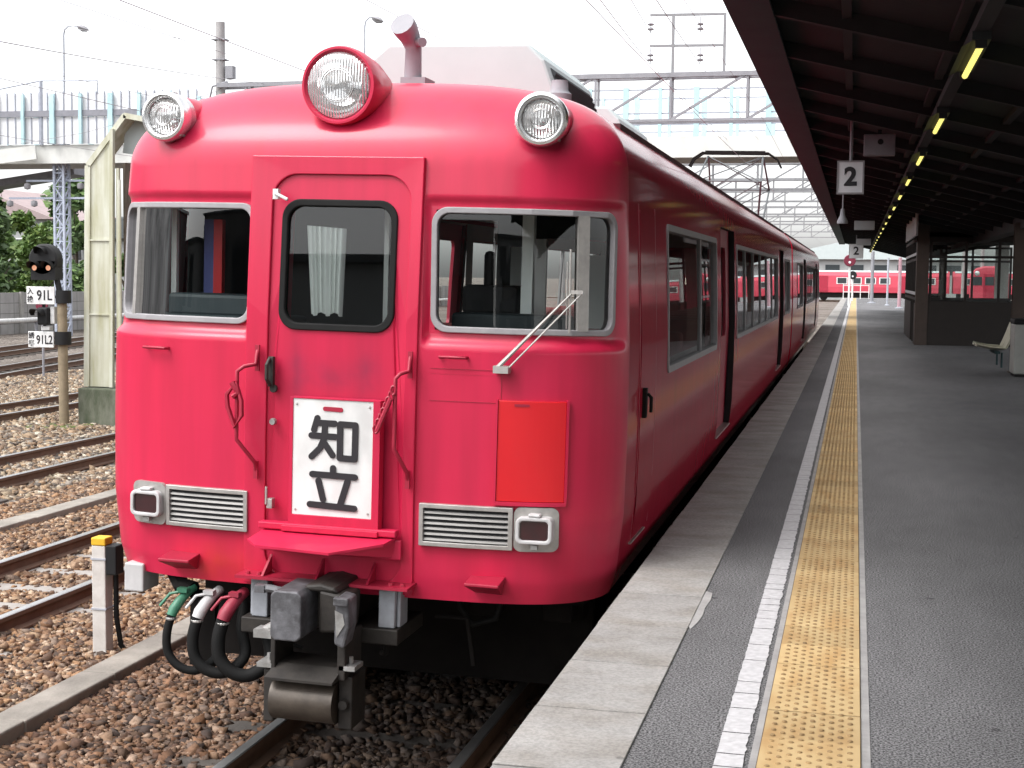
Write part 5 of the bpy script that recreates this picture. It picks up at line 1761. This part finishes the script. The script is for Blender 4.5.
text('lettering', '91L2', .21, M['ink'], p2_, (-.29, -.103, 1.465), (R(90), 0, 0), .002, .003, sx=.74)
text('lettering', '誘', .11, M['ink'], p2_, (-.535, -.103, 1.535), (R(90), 0, 0), .002, .002)
text('lettering', '導', .11, M['ink'], p2_, (-.535, -.103, 1.405), (R(90), 0, 0), .002, .002)
m_ = MB(); m_.box(-.42, -.22, -.12, .08, 1.72, 2.02)
h1 = m_.build('signal_box', M['black'], sp, bevel=.03)
hood((-.36, -.12, 1.90), .10, ln=.24).build('hood', M['black'], h1, smooth=60)
m_ = MB(); m_.box(-.215, -.135, -.04, .08, 1.74, 2.03); m_.box(-.38, -.22, -.06, .06, 1.63, 1.70); m_.build('cabinet', M['white'], sp, bevel=.01)
m_ = MB(); m_.bar((-.36, 0, 2.20), (-.34, 0, 1.68), .04, .04); m_.bar((-.4, 0, 2.15), (0, 0, 2.22), .04, .04); m_.bar((-.4, 0, 1.50), (0, 0, 1.5), .04, .04); m_.build('bracket', M['black'], sp)
rd = empty('red_marker', (-19.36, 31.4, GZ), 'dark red round marker board standing behind the lower signal', 'marker')
m_ = MB(); m_.lathe([(0, -.02), (.16, -.02), (.16, .02), (0, .02)], (0, 0, 1.80), (0, 1, 0), 24); m_.build('disc', M['signalred'], rd)
m_ = MB(); m_.tube([(0, .03, -.05), (0, .03, 1.75)], .03, 8); m_.build('stake', M['galv_dk'], rd)

# ------------------------------------------------------------------ wall, pipe rail, mast, trees, houses
wa = empty('block_wall', (-34.3, 45, GZ), 'long grey concrete block wall along the far yard edge', 'wall')
m_ = MB(); m_.box(-.25, 0, 0, 75, -.1, 1.72); m_.build('panel', M['wallblock'], wa)
for i in range(26):
    m_ = MB(); m_.box(0.003, .10, i * 3.0 - .10, i * 3.0 + .10, -.1, 1.76); m_.build('pilaster', M['concrete'], wa)
m_ = MB()
for z in (.42, .85, 1.28):
    m_.box(.001, .006, 0, 75, z, z + .02)
for i in range(75):
    m_.box(.001, .0055, i * 1.0 + .5, i * 1.0 + .52, -.1, 1.72)
m_.build('joint_line', M['seam'], wa)
pr_ = empty('pipe_rail', (-33.2, 45, GZ), 'white horizontal pipe rail in front of the block wall', 'railing')
m_ = MB(); m_.tube([(0, 0, .62), (0, 75, .62)], .10, 10); m_.build('pipe', M['white'], pr_, smooth=50)
for i in range(18):
    m_ = MB(); m_.box(-.05, .05, i * 4.2 - .05, i * 4.2 + .05, -.1, .55); m_.build('support', M['galv_dk'], pr_)

ms = empty('lattice_mast', (-31.45, 52.6, GZ), 'pale blue lattice steel mast behind the two light signal', 'mast')
m_ = MB()
Hm, hw_ = 8.2, .21
for sx in (-1, 1):
    for sy in (-1, 1):
        m_.bar((sx * hw_, sy * hw_, -.1), (sx * hw_, sy * hw_, Hm), .09, .09, up=(0, 1, 0))
m_.build('leg', M['mast'], ms)
m_ = MB()
z = 0
i = 0
while z < Hm - .5:
    for sy in (-1, 1):
        m_.bar((-hw_ if i % 2 else hw_, sy * hw_, z), (hw_ if i % 2 else -hw_, sy * hw_, z + .55), .045, .045)
        m_.bar((-hw_, sy * hw_, z), (hw_, sy * hw_, z), .045, .045)
    for sx in (-1, 1):
        m_.bar((sx * hw_, -hw_, z), (sx * hw_, hw_, z + .55), .045, .045)
    z += .55; i += 1
m_.build('lacing', M['mast'], ms)
m_ = MB()
for z, ln in ((5.6, 2.4), (6.3, 1.6), (7.4, 2.8)):
    m_.bar((-ln, 0, z), (ln * .7, 0, z), .08, .08)
m_.build('cross_arm', M['mast'], ms)
for x, z in ((-2.3, 5.5), (-1.2, 5.5), (-1.5, 6.2), (1.2, 7.3), (-2.6, 7.3), (.9, 6.2)):
    m_ = MB(); m_.lathe([(0, .14), (.12, .10), (.14, 0), (.12, -.1), (0, -.14)], (x, -.1, z - .12), (0, 0, 1), 12)
    m_.build('insulator', M['insul'], ms, smooth=50)

def crown(n, blobs, size, name, mats, parent):
    c = MB()
    for i in range(n):
        bx, by, bz, br = blobs[rng.integers(len(blobs))]
        d = rng.normal(0, 1, 3); d /= np.linalg.norm(d)
        rad = br * rng.uniform(.35, 1.0) ** .5
        p = np.array([bx, by, bz]) + d * rad * np.array([1, 1, .85])
        a = rng.normal(0, 1, 3); a[2] *= .6; a /= np.linalg.norm(a)
        b = np.cross(a, rng.normal(0, 1, 3)); b /= np.linalg.norm(b)
        s = size * rng.uniform(.45, 1.75)
        q = [p + a * s, p + b * s * .5, p - a * s, p - b * s * .5]
        c.add(q, [(0, 1, 2, 3)], int(rng.choice(len(mats), p=[.62, .38] if len(mats) == 2 else None)))
    return c.build(name, mats, parent)
def tree(loc, h, r, n, mats, label, nb=14, size=.17):
    t = empty('tree', loc, label, 'tree', 'trees behind the block wall')
    m_ = MB()
    m_.tube([(0, 0, -.2), (.05, .02, h * .35), (-.03, .05, h * .7)], [.16, .12, .05], 8)
    for i in range(5):
        a = i * 1.3
        m_.tube([(0, 0, h * (.25 + .08 * i)), (r * .5 * math.cos(a), r * .5 * math.sin(a), h * (.45 + .09 * i))], [.06, .02], 6)
    m_.build('trunk', M['bark'], t)
    bl = []
    for i in range(nb):
        a = rng.uniform(0, 6.28); q = rng.uniform(.1, .85) * r; z = rng.uniform(.18, .95)
        k = math.sin(math.pi * min(1, .25 + z * .75)) * .6 + .4
        bl.append((q * k * math.cos(a), q * k * math.sin(a), h * z, r * rng.uniform(.22, .42)))
    crown(n, bl, size, 'crown', mats, t)
    return t
tree((-37.6, 57.0, GZ), 5.2, 2.0, 4200, [M['leafB'], M['leafA']], 'dark green tree at the far left picture edge behind the wall')
tree((-37.4, 60.6, GZ), 5.5, 1.9, 4600, [M['leafA'], M['leafC']], 'bright green bushy tree behind the wall left of the signal')
tree((-38.4, 63.4, GZ), 4.8, 1.6, 3200, [M['leafB'], M['leafA']], 'smaller dark tree behind the lattice mast')
tree((-37.0, 68.0, GZ), 3.9, 1.3, 2600, [M['leafB'], M['leafA']], 'low dark tree right of the lattice mast')
tree((-44.0, 66.0, GZ), 7.2, 3.2, 5200, [M['leafA'], M['leafB']], 'tall hazy green tree behind the other trees and the pink roof', size=.24)
tree((-44.0, 75.0, GZ), 7.6, 3.0, 4600, [M['leafB'], M['leafA']], 'tall dark tree between the mast and the cream column', size=.24)

def house(loc, wx, wy, hz, label, wall, roof, rh=1.4, rz=0.0):
    hs_ = empty('house', loc, label, 'house', 'houses behind the trees', rz)
    m_ = MB(); m_.box(-wx / 2, wx / 2, -wy / 2, wy / 2, 0, hz); m_.build('wall', wall, hs_)
    m_ = MB(); m_.prism([(-wx / 2 - .4, hz - .05), (wx / 2 + .4, hz - .05), (0, hz + rh)], lambda a, b: (a, -wy / 2 - .4, b), lambda a, b: (a, wy / 2 + .4, b)); m_.build('roof', roof, hs_)
    for sx in (-.25, .25):
        for z in (hz * .3, hz * .72):
            m_ = MB(); m_.box(sx * wx - .5, sx * wx + .5, -wy / 2 - .03, -wy / 2 - .003, z - .45, z + .45); wn = m_.build('window', M['white'], hs_)
            m_ = MB(); m_.box(sx * wx - .42, sx * wx + .42, -wy / 2 - .05, -wy / 2 - .031, z - .37, z + .37); m_.build('pane', M['pane_dk'], wn)
    for q in (-.2, .25):
        m_ = MB(); m_.box(wx / 2 + .003, wx / 2 + .03, q * wy - .6, q * wy + .6, hz * .55, hz * .85); wn = m_.build('window', M['white'], hs_)
        m_ = MB(); m_.box(wx / 2 + .031, wx / 2 + .05, q * wy - .5, q * wy + .5, hz * .58, hz * .82); m_.build('pane', M['pane_dk'], wn)
    return hs_
house((-52, 82, GZ), 10, 9, 5.8, 'house with a pinkish roof above the trees under the footbridge', M['housegrey'], M['pinkroof'], 1.9)
house((-41.0, 78, GZ), 5, 6, 4.6, 'pale grey house between the lattice mast and the cream column', M['housegrey'], M['roofdk'], 1.2)

# ------------------------------------------------------------------ footbridge
BY = 52.0
br = empty('footbridge', (-14, BY, GZ), 'pale footbridge with light blue posts crossing above all the tracks', 'footbridge')
def bl_(mb, n, mat, **k):
    mb.v = [(p[0] + 14, p[1] - BY, p[2] - GZ) for p in mb.v]
    return mb.build(n, mat, br, **k)
BX0, BX1 = -41.0, 12.0
m_ = MB(); m_.box(BX0, BX1, BY, BY + .25, 5.78, 6.52); m_.box(BX0, BX1, BY + 2.6, BY + 2.85, 5.78, 6.52); bl_(m_, 'girder', M['bridge'])
m_ = MB(); m_.box(BX0, BX1, BY + .25, BY + 2.6, 6.0, 6.2); bl_(m_, 'deck', M['bridge'])
for yy, nm in ((BY + .02, 0), (BY + 2.7, 1)):
    x = BX0 + .6
    i = 0
    while x < BX1:
        m_ = MB(); m_.box(x, x + (.20 if i % 2 else .13), yy - (.30 if (nm == 0 and x < -25) else 0), yy + .12 - (.30 if (nm == 0 and x < -25) else 0), 6.525, 8.5 if x < -26 else 8.30); bl_(m_, 'bridge_post', M['cyan'])
        x += 1.28; i += 1
m_ = MB()
for yy in (BY + .05, BY + 2.72):
    for z in (6.95, 7.35, 8.2):
        m_.box(BX0, BX1, yy + .03, yy + .09, z, z + .05)
bl_(m_, 'handrail', M['bar'])
m_ = MB(); m_.box(BX0, -25.0, BY - .10, BY - .05, 7.86, 8.55); m_.box(BX0, -25.0, BY - .10, BY - .05, 6.54, 7.60); bl_(m_, 'screen_panel', M['bridge_panel'])
m_ = MB(); m_.box(BX0, -24.8, BY - .20, BY - .0, 7.62, 7.86); bl_(m_, 'screen_rail', M['dkband'])
m_ = MB()
for x in np.arange(BX0, -25.0, .36):
    m_.box(x, x + .04, BY - .14, BY - .104, 6.54, 7.60); m_.box(x, x + .04, BY - .14, BY - .104, 7.87, 8.6)
bl_(m_, 'screen_bar', M['bar'])
m_ = MB()
m_.tube([(-36, BY - .1, 8.4), (-31.9, BY - .1, 9.05), (-29.4, BY - .1, 9.0), (-29.4, BY - .1, 8.5)], .03, 6); m_.tube([(-31.9, BY - .1, 9.05), (-31.9, BY - .1, 6.5)], .07, 6); m_.tube([(-34, BY - .1, 8.72), (-34, BY - .1, 7.0)], .03, 6)
bl_(m_, 'bridge_frame', M['bar'])
m_ = MB(); m_.bar((-32.2, BY + 3.4, 5.7), (-41, BY + 3.4, 4.5), 1.2, .30); bl_(m_, 'stair_flight', M['dkband'])
m_ = MB(); m_.bar((-32.0, BY - .35, 6.2), (-41, BY - .35, 5.3), .08, .55); bl_(m_, 'stair_stringer', M['bridge'])
for x in (-30.0, -16.5, 5.0, 11.0):
    m_ = MB(); m_.box(x - .2, x + .2, BY + .9, BY + 1.7, GZ, 5.78); bl_(m_, 'pier', M['bridge'])

def street_lamp(x, y, z0, z1, lab, hx):
    s = empty('bridge_lamp', (x, y, z0), lab, 'lamp', 'lamp posts on the footbridge')
    h = z1 - z0
    m_ = MB(); m_.tube([(0, 0, 0), (0, 0, h - .35), (.05, 0, h - .15), (.2, 0, h - .02), (hx * .6, 0, h), (hx, 0, h - .08)], [.05, .04, .035, .03, .03, .03], 8); m_.build('pole', M['galv'], s, smooth=50)
    m_ = MB(); m_.lathe([(0, .10), (.12, .08), (.25, 0), (.18, -.10), (0, -.16)], (hx + .12, 0, h - .1), (.35, 0, 1), 16); m_.build('lamp_head', M['insul'], s, smooth=50)
street_lamp(-31.1, BY + .3, 6.52, 11.25, 'lamp post with a curved arm on the left end of the footbridge', .75)
street_lamp(-18.4, BY + .3, 6.52, 11.2, 'faint lamp post on the footbridge above the round headlamp', .4)

# ------------------------------------------------------------------ catenary gantries and wires
def gantry(y, x0, x1, z0, z1, lab, truss=1.95, mat='galv_dk', frame=False, post=True, xoff=0.0):
    g = empty('catenary_gantry', ((x0 + x1) / 2, y, GZ), lab, 'gantry', 'catenary gantries across the tracks')
    ox = (x0 + x1) / 2
    def gb(mb, n, m, **k):
        mb.v = [(p[0] - ox, p[1] - y, p[2] - GZ) for p in mb.v]
        return mb.build(n, m, g, **k)
    m_ = MB()
    for yy in (y, y + .45):
        m_.bar((x0, yy, z1), (x1, yy, z1), .10, .12); m_.bar((x0, yy, z0), (x1, yy, z0), .07, .07)
    gb(m_, 'chord', M[mat])
    m_ = MB()
    x = x0 + xoff
    while x < x1 - .1:
        m_.bar((x, y, z0), (x, y, z1), .06, .06, up=(0, 1, 0)); m_.bar((x, y + .45, z0), (x, y + .45, z1), .06, .06, up=(0, 1, 0))
        m_.bar((x, y, z0), (min(x + truss, x1), y, z1), .06, .06); m_.bar((x, y, z1), (x, y + .45, z1), .05, .05); m_.bar((x, y, z1), (min(x + truss, x1), y + .45, z1), .04, .04)
        x += truss
    gb(m_, 'web_member', M[mat])
    if post:
        for px in (x0, x1):
            m_ = MB(); m_.tube([(px, y + .2, GZ - .1), (px, y + .2, z1 + 1.75 if frame else z1 + .3)], [.17, .13], 14); gb(m_, 'gantry_post', M['polegrey'], smooth=50)
    if frame:
        m_ = MB()
        for px in (-4.72, -3.41):
            m_.bar((px, y + .1, z1), (px, y + .1, 8.17), .07, .07, up=(0, 1, 0))
        m_.bar((-5.32, y + .1, 8.17), (-3.38, y + .1, 8.14), .06, .06); m_.bar((-5.32, y + .1, 7.39), (-3.38, y + .1, 7.36), .06, .06)
        gb(m_, 'wire_frame', M['gantry_steel'])
        for px, pz in ((-5.3, 8.12), (-4.03, 8.09), (-5.3, 7.34), (-4.02, 7.31)):
            m_ = MB()
            m_.tube([(px, y + .1, pz), (px, y + .1, pz - .40)], .012, 6)
            for q in (.18, .30):
                m_.lathe([(.02, .04), (.09, .0), (.07, -.03), (.02, -.03)], (px, y + .1, pz - q), (0, 0, 1), 12)
            gb(m_, 'insulator', M['insul'], smooth=50)
        for c_, d_ in (((x0 + .30, y + .2, 7.0), (.22, .22, .34)), ((x0, y + .2, 7.9), (.40, .30, .03)), ((x0, y + .2, 7.35), (.38, .30, .03))):
            m_ = MB(); m_.cbox(c_, d_); gb(m_, 'post_fitting', M['galv_dk'])
        m_ = MB(); m_.tube([(x0 - .3, y + .1, 6.2), (x0 - .15, y, 6.6), (x0 + .3, y, 6.72)], .03, 6); gb(m_, 'cable', M['galv_dk'])
    return g
gantry(37.0, -17.3, 8.6, 5.48, 6.63, 'near truss gantry with a square insulator frame on top', 1.95, 'galv_dk', True, True, .85)
far_labels = ['first lattice gantry beyond the footbridge', 'second lattice gantry beyond the footbridge', 'third lattice gantry beyond the footbridge', 'fourth lattice gantry beyond the footbridge', 'fifth lattice gantry beyond the footbridge', 'farthest lattice gantry near the crossing train']
for i, y in enumerate((62.0, 74.0, 86.0, 100.0, 118.0, 138.0)):
    gantry(y, -17.5, 9.6, 5.25 + .12 * (i % 2), 6.35 + .12 * (i % 3), far_labels[i], 1.9, 'gantry_steel', False, True)

wires = []
def wire(pts, r, lab, grp='overhead wires'):
    m_ = MB()
    P = [Vector(p) for p in pts]
    pp = []
    for i in range(len(P) - 1):
        for k in range(12):
            t = k / 12
            q = P[i].lerp(P[i + 1], t)
            sag = .0018 * (P[i + 1] - P[i]).length ** 1.15 * 4 * t * (1 - t)
            pp.append((q.x, q.y, q.z - sag))
    pp.append(P[-1])
    m_.tube(pp, r * .5, 5)
    return tag(m_.build('overhead_wire', M['wire']), lab, 'wire', grp)
# contact line and messenger over the train track, with droppers
wire([(TX + .1, -6, 4.02), (TX + .1, 37, 3.98), (TX + .1, 62, 3.98), (TX + .1, 108, 3.98)], .009, 'contact wire touching the pantograph of the near train')
wire([(TX + .1, -6, 5.2), (TX + .1, 37.2, 5.42), (TX + .1, 62, 5.3), (TX + .1, 108, 5.3)], .009, 'messenger wire hung above the near train')
wire([(-2.3, 3.0, 4.5), (-5.30, 37.1, 6.93)], .016, 'feeder wire rising to the lower left insulator of the near gantry')
wire([(-1.9, 3.0, 4.4), (-4.02, 37.1, 6.90)], .016, 'feeder wire rising to the lower right insulator of the near gantry')
wire([(-1.9, 3.0, 4.7), (-5.30, 37.1, 7.72)], .016, 'feeder wire rising to the upper left insulator of the near gantry')
for a, b, lab in (((-4.02, 37.1, 6.90), (-3.2, 62, 6.2), 'wire falling from the lower right insulator beyond the gantry'), ((-5.30, 37.1, 6.93), (-4.2, 62, 6.2), 'wire falling from the lower left insulator beyond the gantry')):
    wire([a, b], .014, lab)
for x, lab in ((-6.33, 'wire over the track left of the train'), (-10.32, 'wire over the track beside the cream column'), (-14.7, 'wire over the track behind the signal post')):
    wire([(x, -4, 3.95), (x, 37, 3.95), (x, 62, 3.95), (x, 108, 3.95)], .010, 'contact ' + lab)
    wire([(x, -4, 4.9), (x, 37, 5.4), (x, 62, 5.3), (x, 108, 5.3)], .010, 'messenger ' + lab)
wire([(-9.5, 12, 3.92), (-16.0, 37.2, 6.68)], .016, 'slanting wire crossing the pale sky towards the concrete gantry pole')
wire([(-38, 51.5, 11.4), (-30.0, 51.5, 10.95), (-17.3, 37.2, 7.9)], .02, 'wire from the left lamp post to the top of the gantry pole')
wire([(-40, 51.4, 5.6), (-29.8, 51.4, 6.9), (-17.3, 37.1, 6.5)], .02, 'low wire running in front of the footbridge')

# ------------------------------------------------------------------ far trains and the far end of the platform
def far_car(loc, rz, lab, L=18.6):
    t = empty('far_train_car', loc, lab, 'train car', 'cars of the crossing red train', rz)
    m_ = MB()
    sec = [(-1.3, .95), (1.3, .95), (1.36, 1.6), (1.30, 2.9), (1.05, 3.3), (.5, 3.48), (-.5, 3.48), (-1.05, 3.3), (-1.30, 2.9), (-1.36, 1.6)]
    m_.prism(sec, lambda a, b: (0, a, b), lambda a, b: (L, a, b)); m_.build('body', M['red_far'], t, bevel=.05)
    m_ = MB(); m_.prism([(-1.1, 3.32), (1.1, 3.32), (.5, 3.52), (-.5, 3.52)], lambda a, b: (.2, a, b), lambda a, b: (L - .2, a, b)); m_.build('roof', M['roofgrey'], t)
    for x in (1.4, 6.0, 7.6, 9.2, 10.8, 15.8):
        m_ = MB(); m_.box(x, x + 1.25, -1.385, -1.30, 1.95, 2.72); wf = m_.build('window_frame', M['white'], t)
        m_ = MB(); m_.box(x + .12, x + 1.13, -1.40, -1.386, 2.03, 2.65); m_.build('window_pane', M['pane_dk'], wf)
    for x in (3.6, 13.2):
        m_ = MB(); m_.box(x, x + 1.4, -1.39, -1.28, 1.1, 2.9); m_.build('door', M['red_dark'], t)
    m_ = MB(); m_.box(.5, L - .5, -1.1, 1.1, .35, .94)
    for x in (2.5, 4.6, L - 4.6, L - 2.5):
        m_.lathe([(0, -.1), (.43, -.1), (.43, .1), (0, .1)], (x, -.95, .43), (0, 1, 0), 16)
    m_.build('running_gear', M['under'], t)
    return t
FY = 172.0
labs = ['crossing red car farthest left, partly behind the near train', 'crossing red car at the end of the near platform', 'crossing red car behind the far platform posts', 'crossing red car seen behind the waiting room']
for i in range(4):
    far_car((-27.2 + 19.0 * i, FY - .0 * i, -1.02), 0.0, labs[i])
track('distant track under the crossing red train', 50, FY, FY + 100, FY - 1, M['sleeper'], R(90))

ft = empty('lit_train', (9.15, 106, -1.02), 'distant red train front with one lit headlamp seen through the waiting room', 'train', None, R(-4.8))
m_ = MB()
sec = [(-1.28, .9), (1.28, .9), (1.36, 1.6), (1.28, 2.95), (.95, 3.35), (.4, 3.5), (-.4, 3.5), (-.95, 3.35), (-1.28, 2.95), (-1.36, 1.6)]
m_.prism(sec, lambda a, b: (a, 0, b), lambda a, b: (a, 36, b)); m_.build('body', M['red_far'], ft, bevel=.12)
m_ = MB(); m_.box(-1.1, -.5, -.03, .1, 2.15, 2.75); m_.box(.5, 1.1, -.03, .1, 2.15, 2.75); m_.box(-.3, .3, -.035, .1, 2.15, 2.75); m_.build('windscreen', M['pane_dk'], ft)
m_ = MB(); m_.box(-.42, .42, -.025, .1, .95, 2.95); m_.build('gangway_door', M['red_dark'], ft)
m_ = MB(); m_.lathe([(0, -.02), (.26, 0), (.26, .1)], (.85, -.1, 2.95), (0, 1, 0), 16); m_.build('headlight', M['lamp_on'], ft)
m_ = MB(); m_.lathe([(0, -.02), (.17, 0), (.17, .1)], (-.85, -.05, 3.0), (0, 1, 0), 16); m_.build('headlight', M['chrome'], ft)
m_ = MB(); m_.box(-1.1, 1.1, .3, 35.8, .2, .9); m_.build('underframe', M['under'], ft)

sb = empty('station_building', (3, 190, GZ), 'pale hazy station building with a gable beyond the crossing train', 'building')
m_ = MB(); m_.box(-14, 14, 0, 12, 0, 5.2); m_.build('wall', M['housegrey'], sb)
m_ = MB(); m_.prism([(-14.6, 5.2), (14.6, 5.2), (0, 8.6)], lambda a, b: (a, -.6, b), lambda a, b: (a, 12.6, b)); m_.build('roof', M['roofgrey'], sb)
for x in range(-12, 13, 3):
    m_ = MB(); m_.box(x - .9, x + .9, -.06, -.003, 3.3, 4.5); m_.build('window', M['pane_dk'], sb)

# signals, posts and fence at the platform end
def end_signal(loc, h, headz, r, mat, lab):
    s = empty('platform_end_signal', loc, lab, 'signal', 'signals at the platform end')
    m_ = MB(); m_.tube([(0, 0, -.02), (0, 0, h)], .06, 8); m_.build('post', M['white'], s)
    m_ = MB(); m_.lathe([(0, -.1), (r * .9, -.1), (r, -.05), (r, .1), (0, .12)], (0, -.08, headz), (0, 1, 0), 20); hd_ = m_.build('signal_head', mat, s)
    m_ = MB(); m_.lathe([(0, -.02), (r * .2, -.01), (r * .22, .02)], (0, -.2, headz - r * .3), (0, 1, 0), 12); m_.build('lens', M['panelwhite'], hd_)
end_signal((-.36, 82.0, 0), 3.0, 2.5, .33, M['signalred'], 'dark red round signal head at the far platform end')
end_signal((-.22, 100.0, 0), 2.0, 1.75, .28, M['black'], 'small black signal on a white post at the platform end')
fe = empty('white_fence', (-.9, 110.0, 0), 'low white fence closing the far platform end', 'fence')
m_ = MB()
for x in np.arange(0, 1.9, .62):
    m_.box(x - .03, x + .03, -.03, .03, 0, 1.1)
m_.build('post', M['white'], fe)
m_ = MB(); m_.box(0, 1.86, -.02, .02, .5, .56); m_.box(0, 1.86, -.02, .02, 1.0, 1.06); m_.build('rail', M['white'], fe)
for x, y, r, mt, lab, z1 in ((.98, 92, .11, 'galv_dk', 'grey round post at the far platform end', 3.2), (1.75, 84, .06, 'galv', 'thin white post right of the grey post at the platform end', 2.7), (2.18, 76, .09, 'pinkpost', 'pinkish post nearest the waiting room corner', 2.6)):
    p_ = empty('platform_post', (x, y, 0), lab, 'post', 'posts at the platform end')
    m_ = MB(); m_.tube([(0, 0, 0), (0, 0, z1)], r, 10); m_.build('shaft', M[mt], p_, smooth=50)
    m_ = MB(); m_.lathe([(r * 2.2, 0), (r * 2.2, .05), (r, .08)], (0, 0, 0), (0, 0, 1), 12); m_.build('foot', M['galv'], p_)

# ------------------------------------------------------------------ unseen buildings added behind the camera, shaped for the cab glass reflections
for i_, (x0, x1, h_, dy, lab) in enumerate(((-64, -40, 7.0, 0, 'low depot block added far left behind the photographer'), (-39, -27, 10.0, 3, 'taller added depot block behind the photographer'), (-26, -17, 9.0, -1, 'narrow depot block added behind the photographer'), (-16, -4, 8.5, 2, 'middle added depot block behind the photographer'), (-3, 12, 6.8, 0, 'low depot block added behind the platform'))):
    bb = empty('unseen_block', (x0, -40 - dy, GZ), lab, 'building', 'depot buildings behind the photographer')
    m_ = MB(); m_.box(0, x1 - x0, -8, 0, 0, h_); m_.build('wall', M['unseen'] if i_ % 2 else M['housegrey'], bb)
    m_ = MB(); m_.box(-.4, x1 - x0 + .4, -8.4, .4, h_, h_ + .3); m_.build('roof', M['roofdk'], bb)
    for x in np.arange(1, x1 - x0 - 2.2, 3.4):
        for z in (1.8, 4.6):
            m_ = MB(); m_.box(x, x + 2.0, .003, .05, z, z + 1.5); m_.build('window', M['pane_dk'], bb)

bs_ = empty('unseen_side_block', (-44, -38, GZ), 'long dark unseen block added left of the photographer beyond the yard', 'building')  # added unseen block keeping bright sky out of the left cab pane
m_ = MB(); m_.box(-8, 0, 0, 78, 0, 10.0); m_.build('wall', M['unseen'], bs_)
m_ = MB(); m_.box(-8.5, .5, -.5, 78.5, 10.0, 10.4); m_.build('roof', M['roofgrey'], bs_)
for y in range(3, 76, 5):
    m_ = MB(); m_.box(.003, .05, y, y + 2.6, 2.4, 4.4); m_.build('window', M['pane_dk'], bs_)

for i_, (x, lab) in enumerate(((-15, 'pale unseen house added behind the photographer, left of the other'), (3, 'pale unseen house added behind the photographer on the platform side'))):  # unseen houses added to give the cab panes pale reflections
    house((x, -34, GZ), 8, 6, 4.2, lab, M['housegrey'], M['roofdk'], 1.5, R(180))
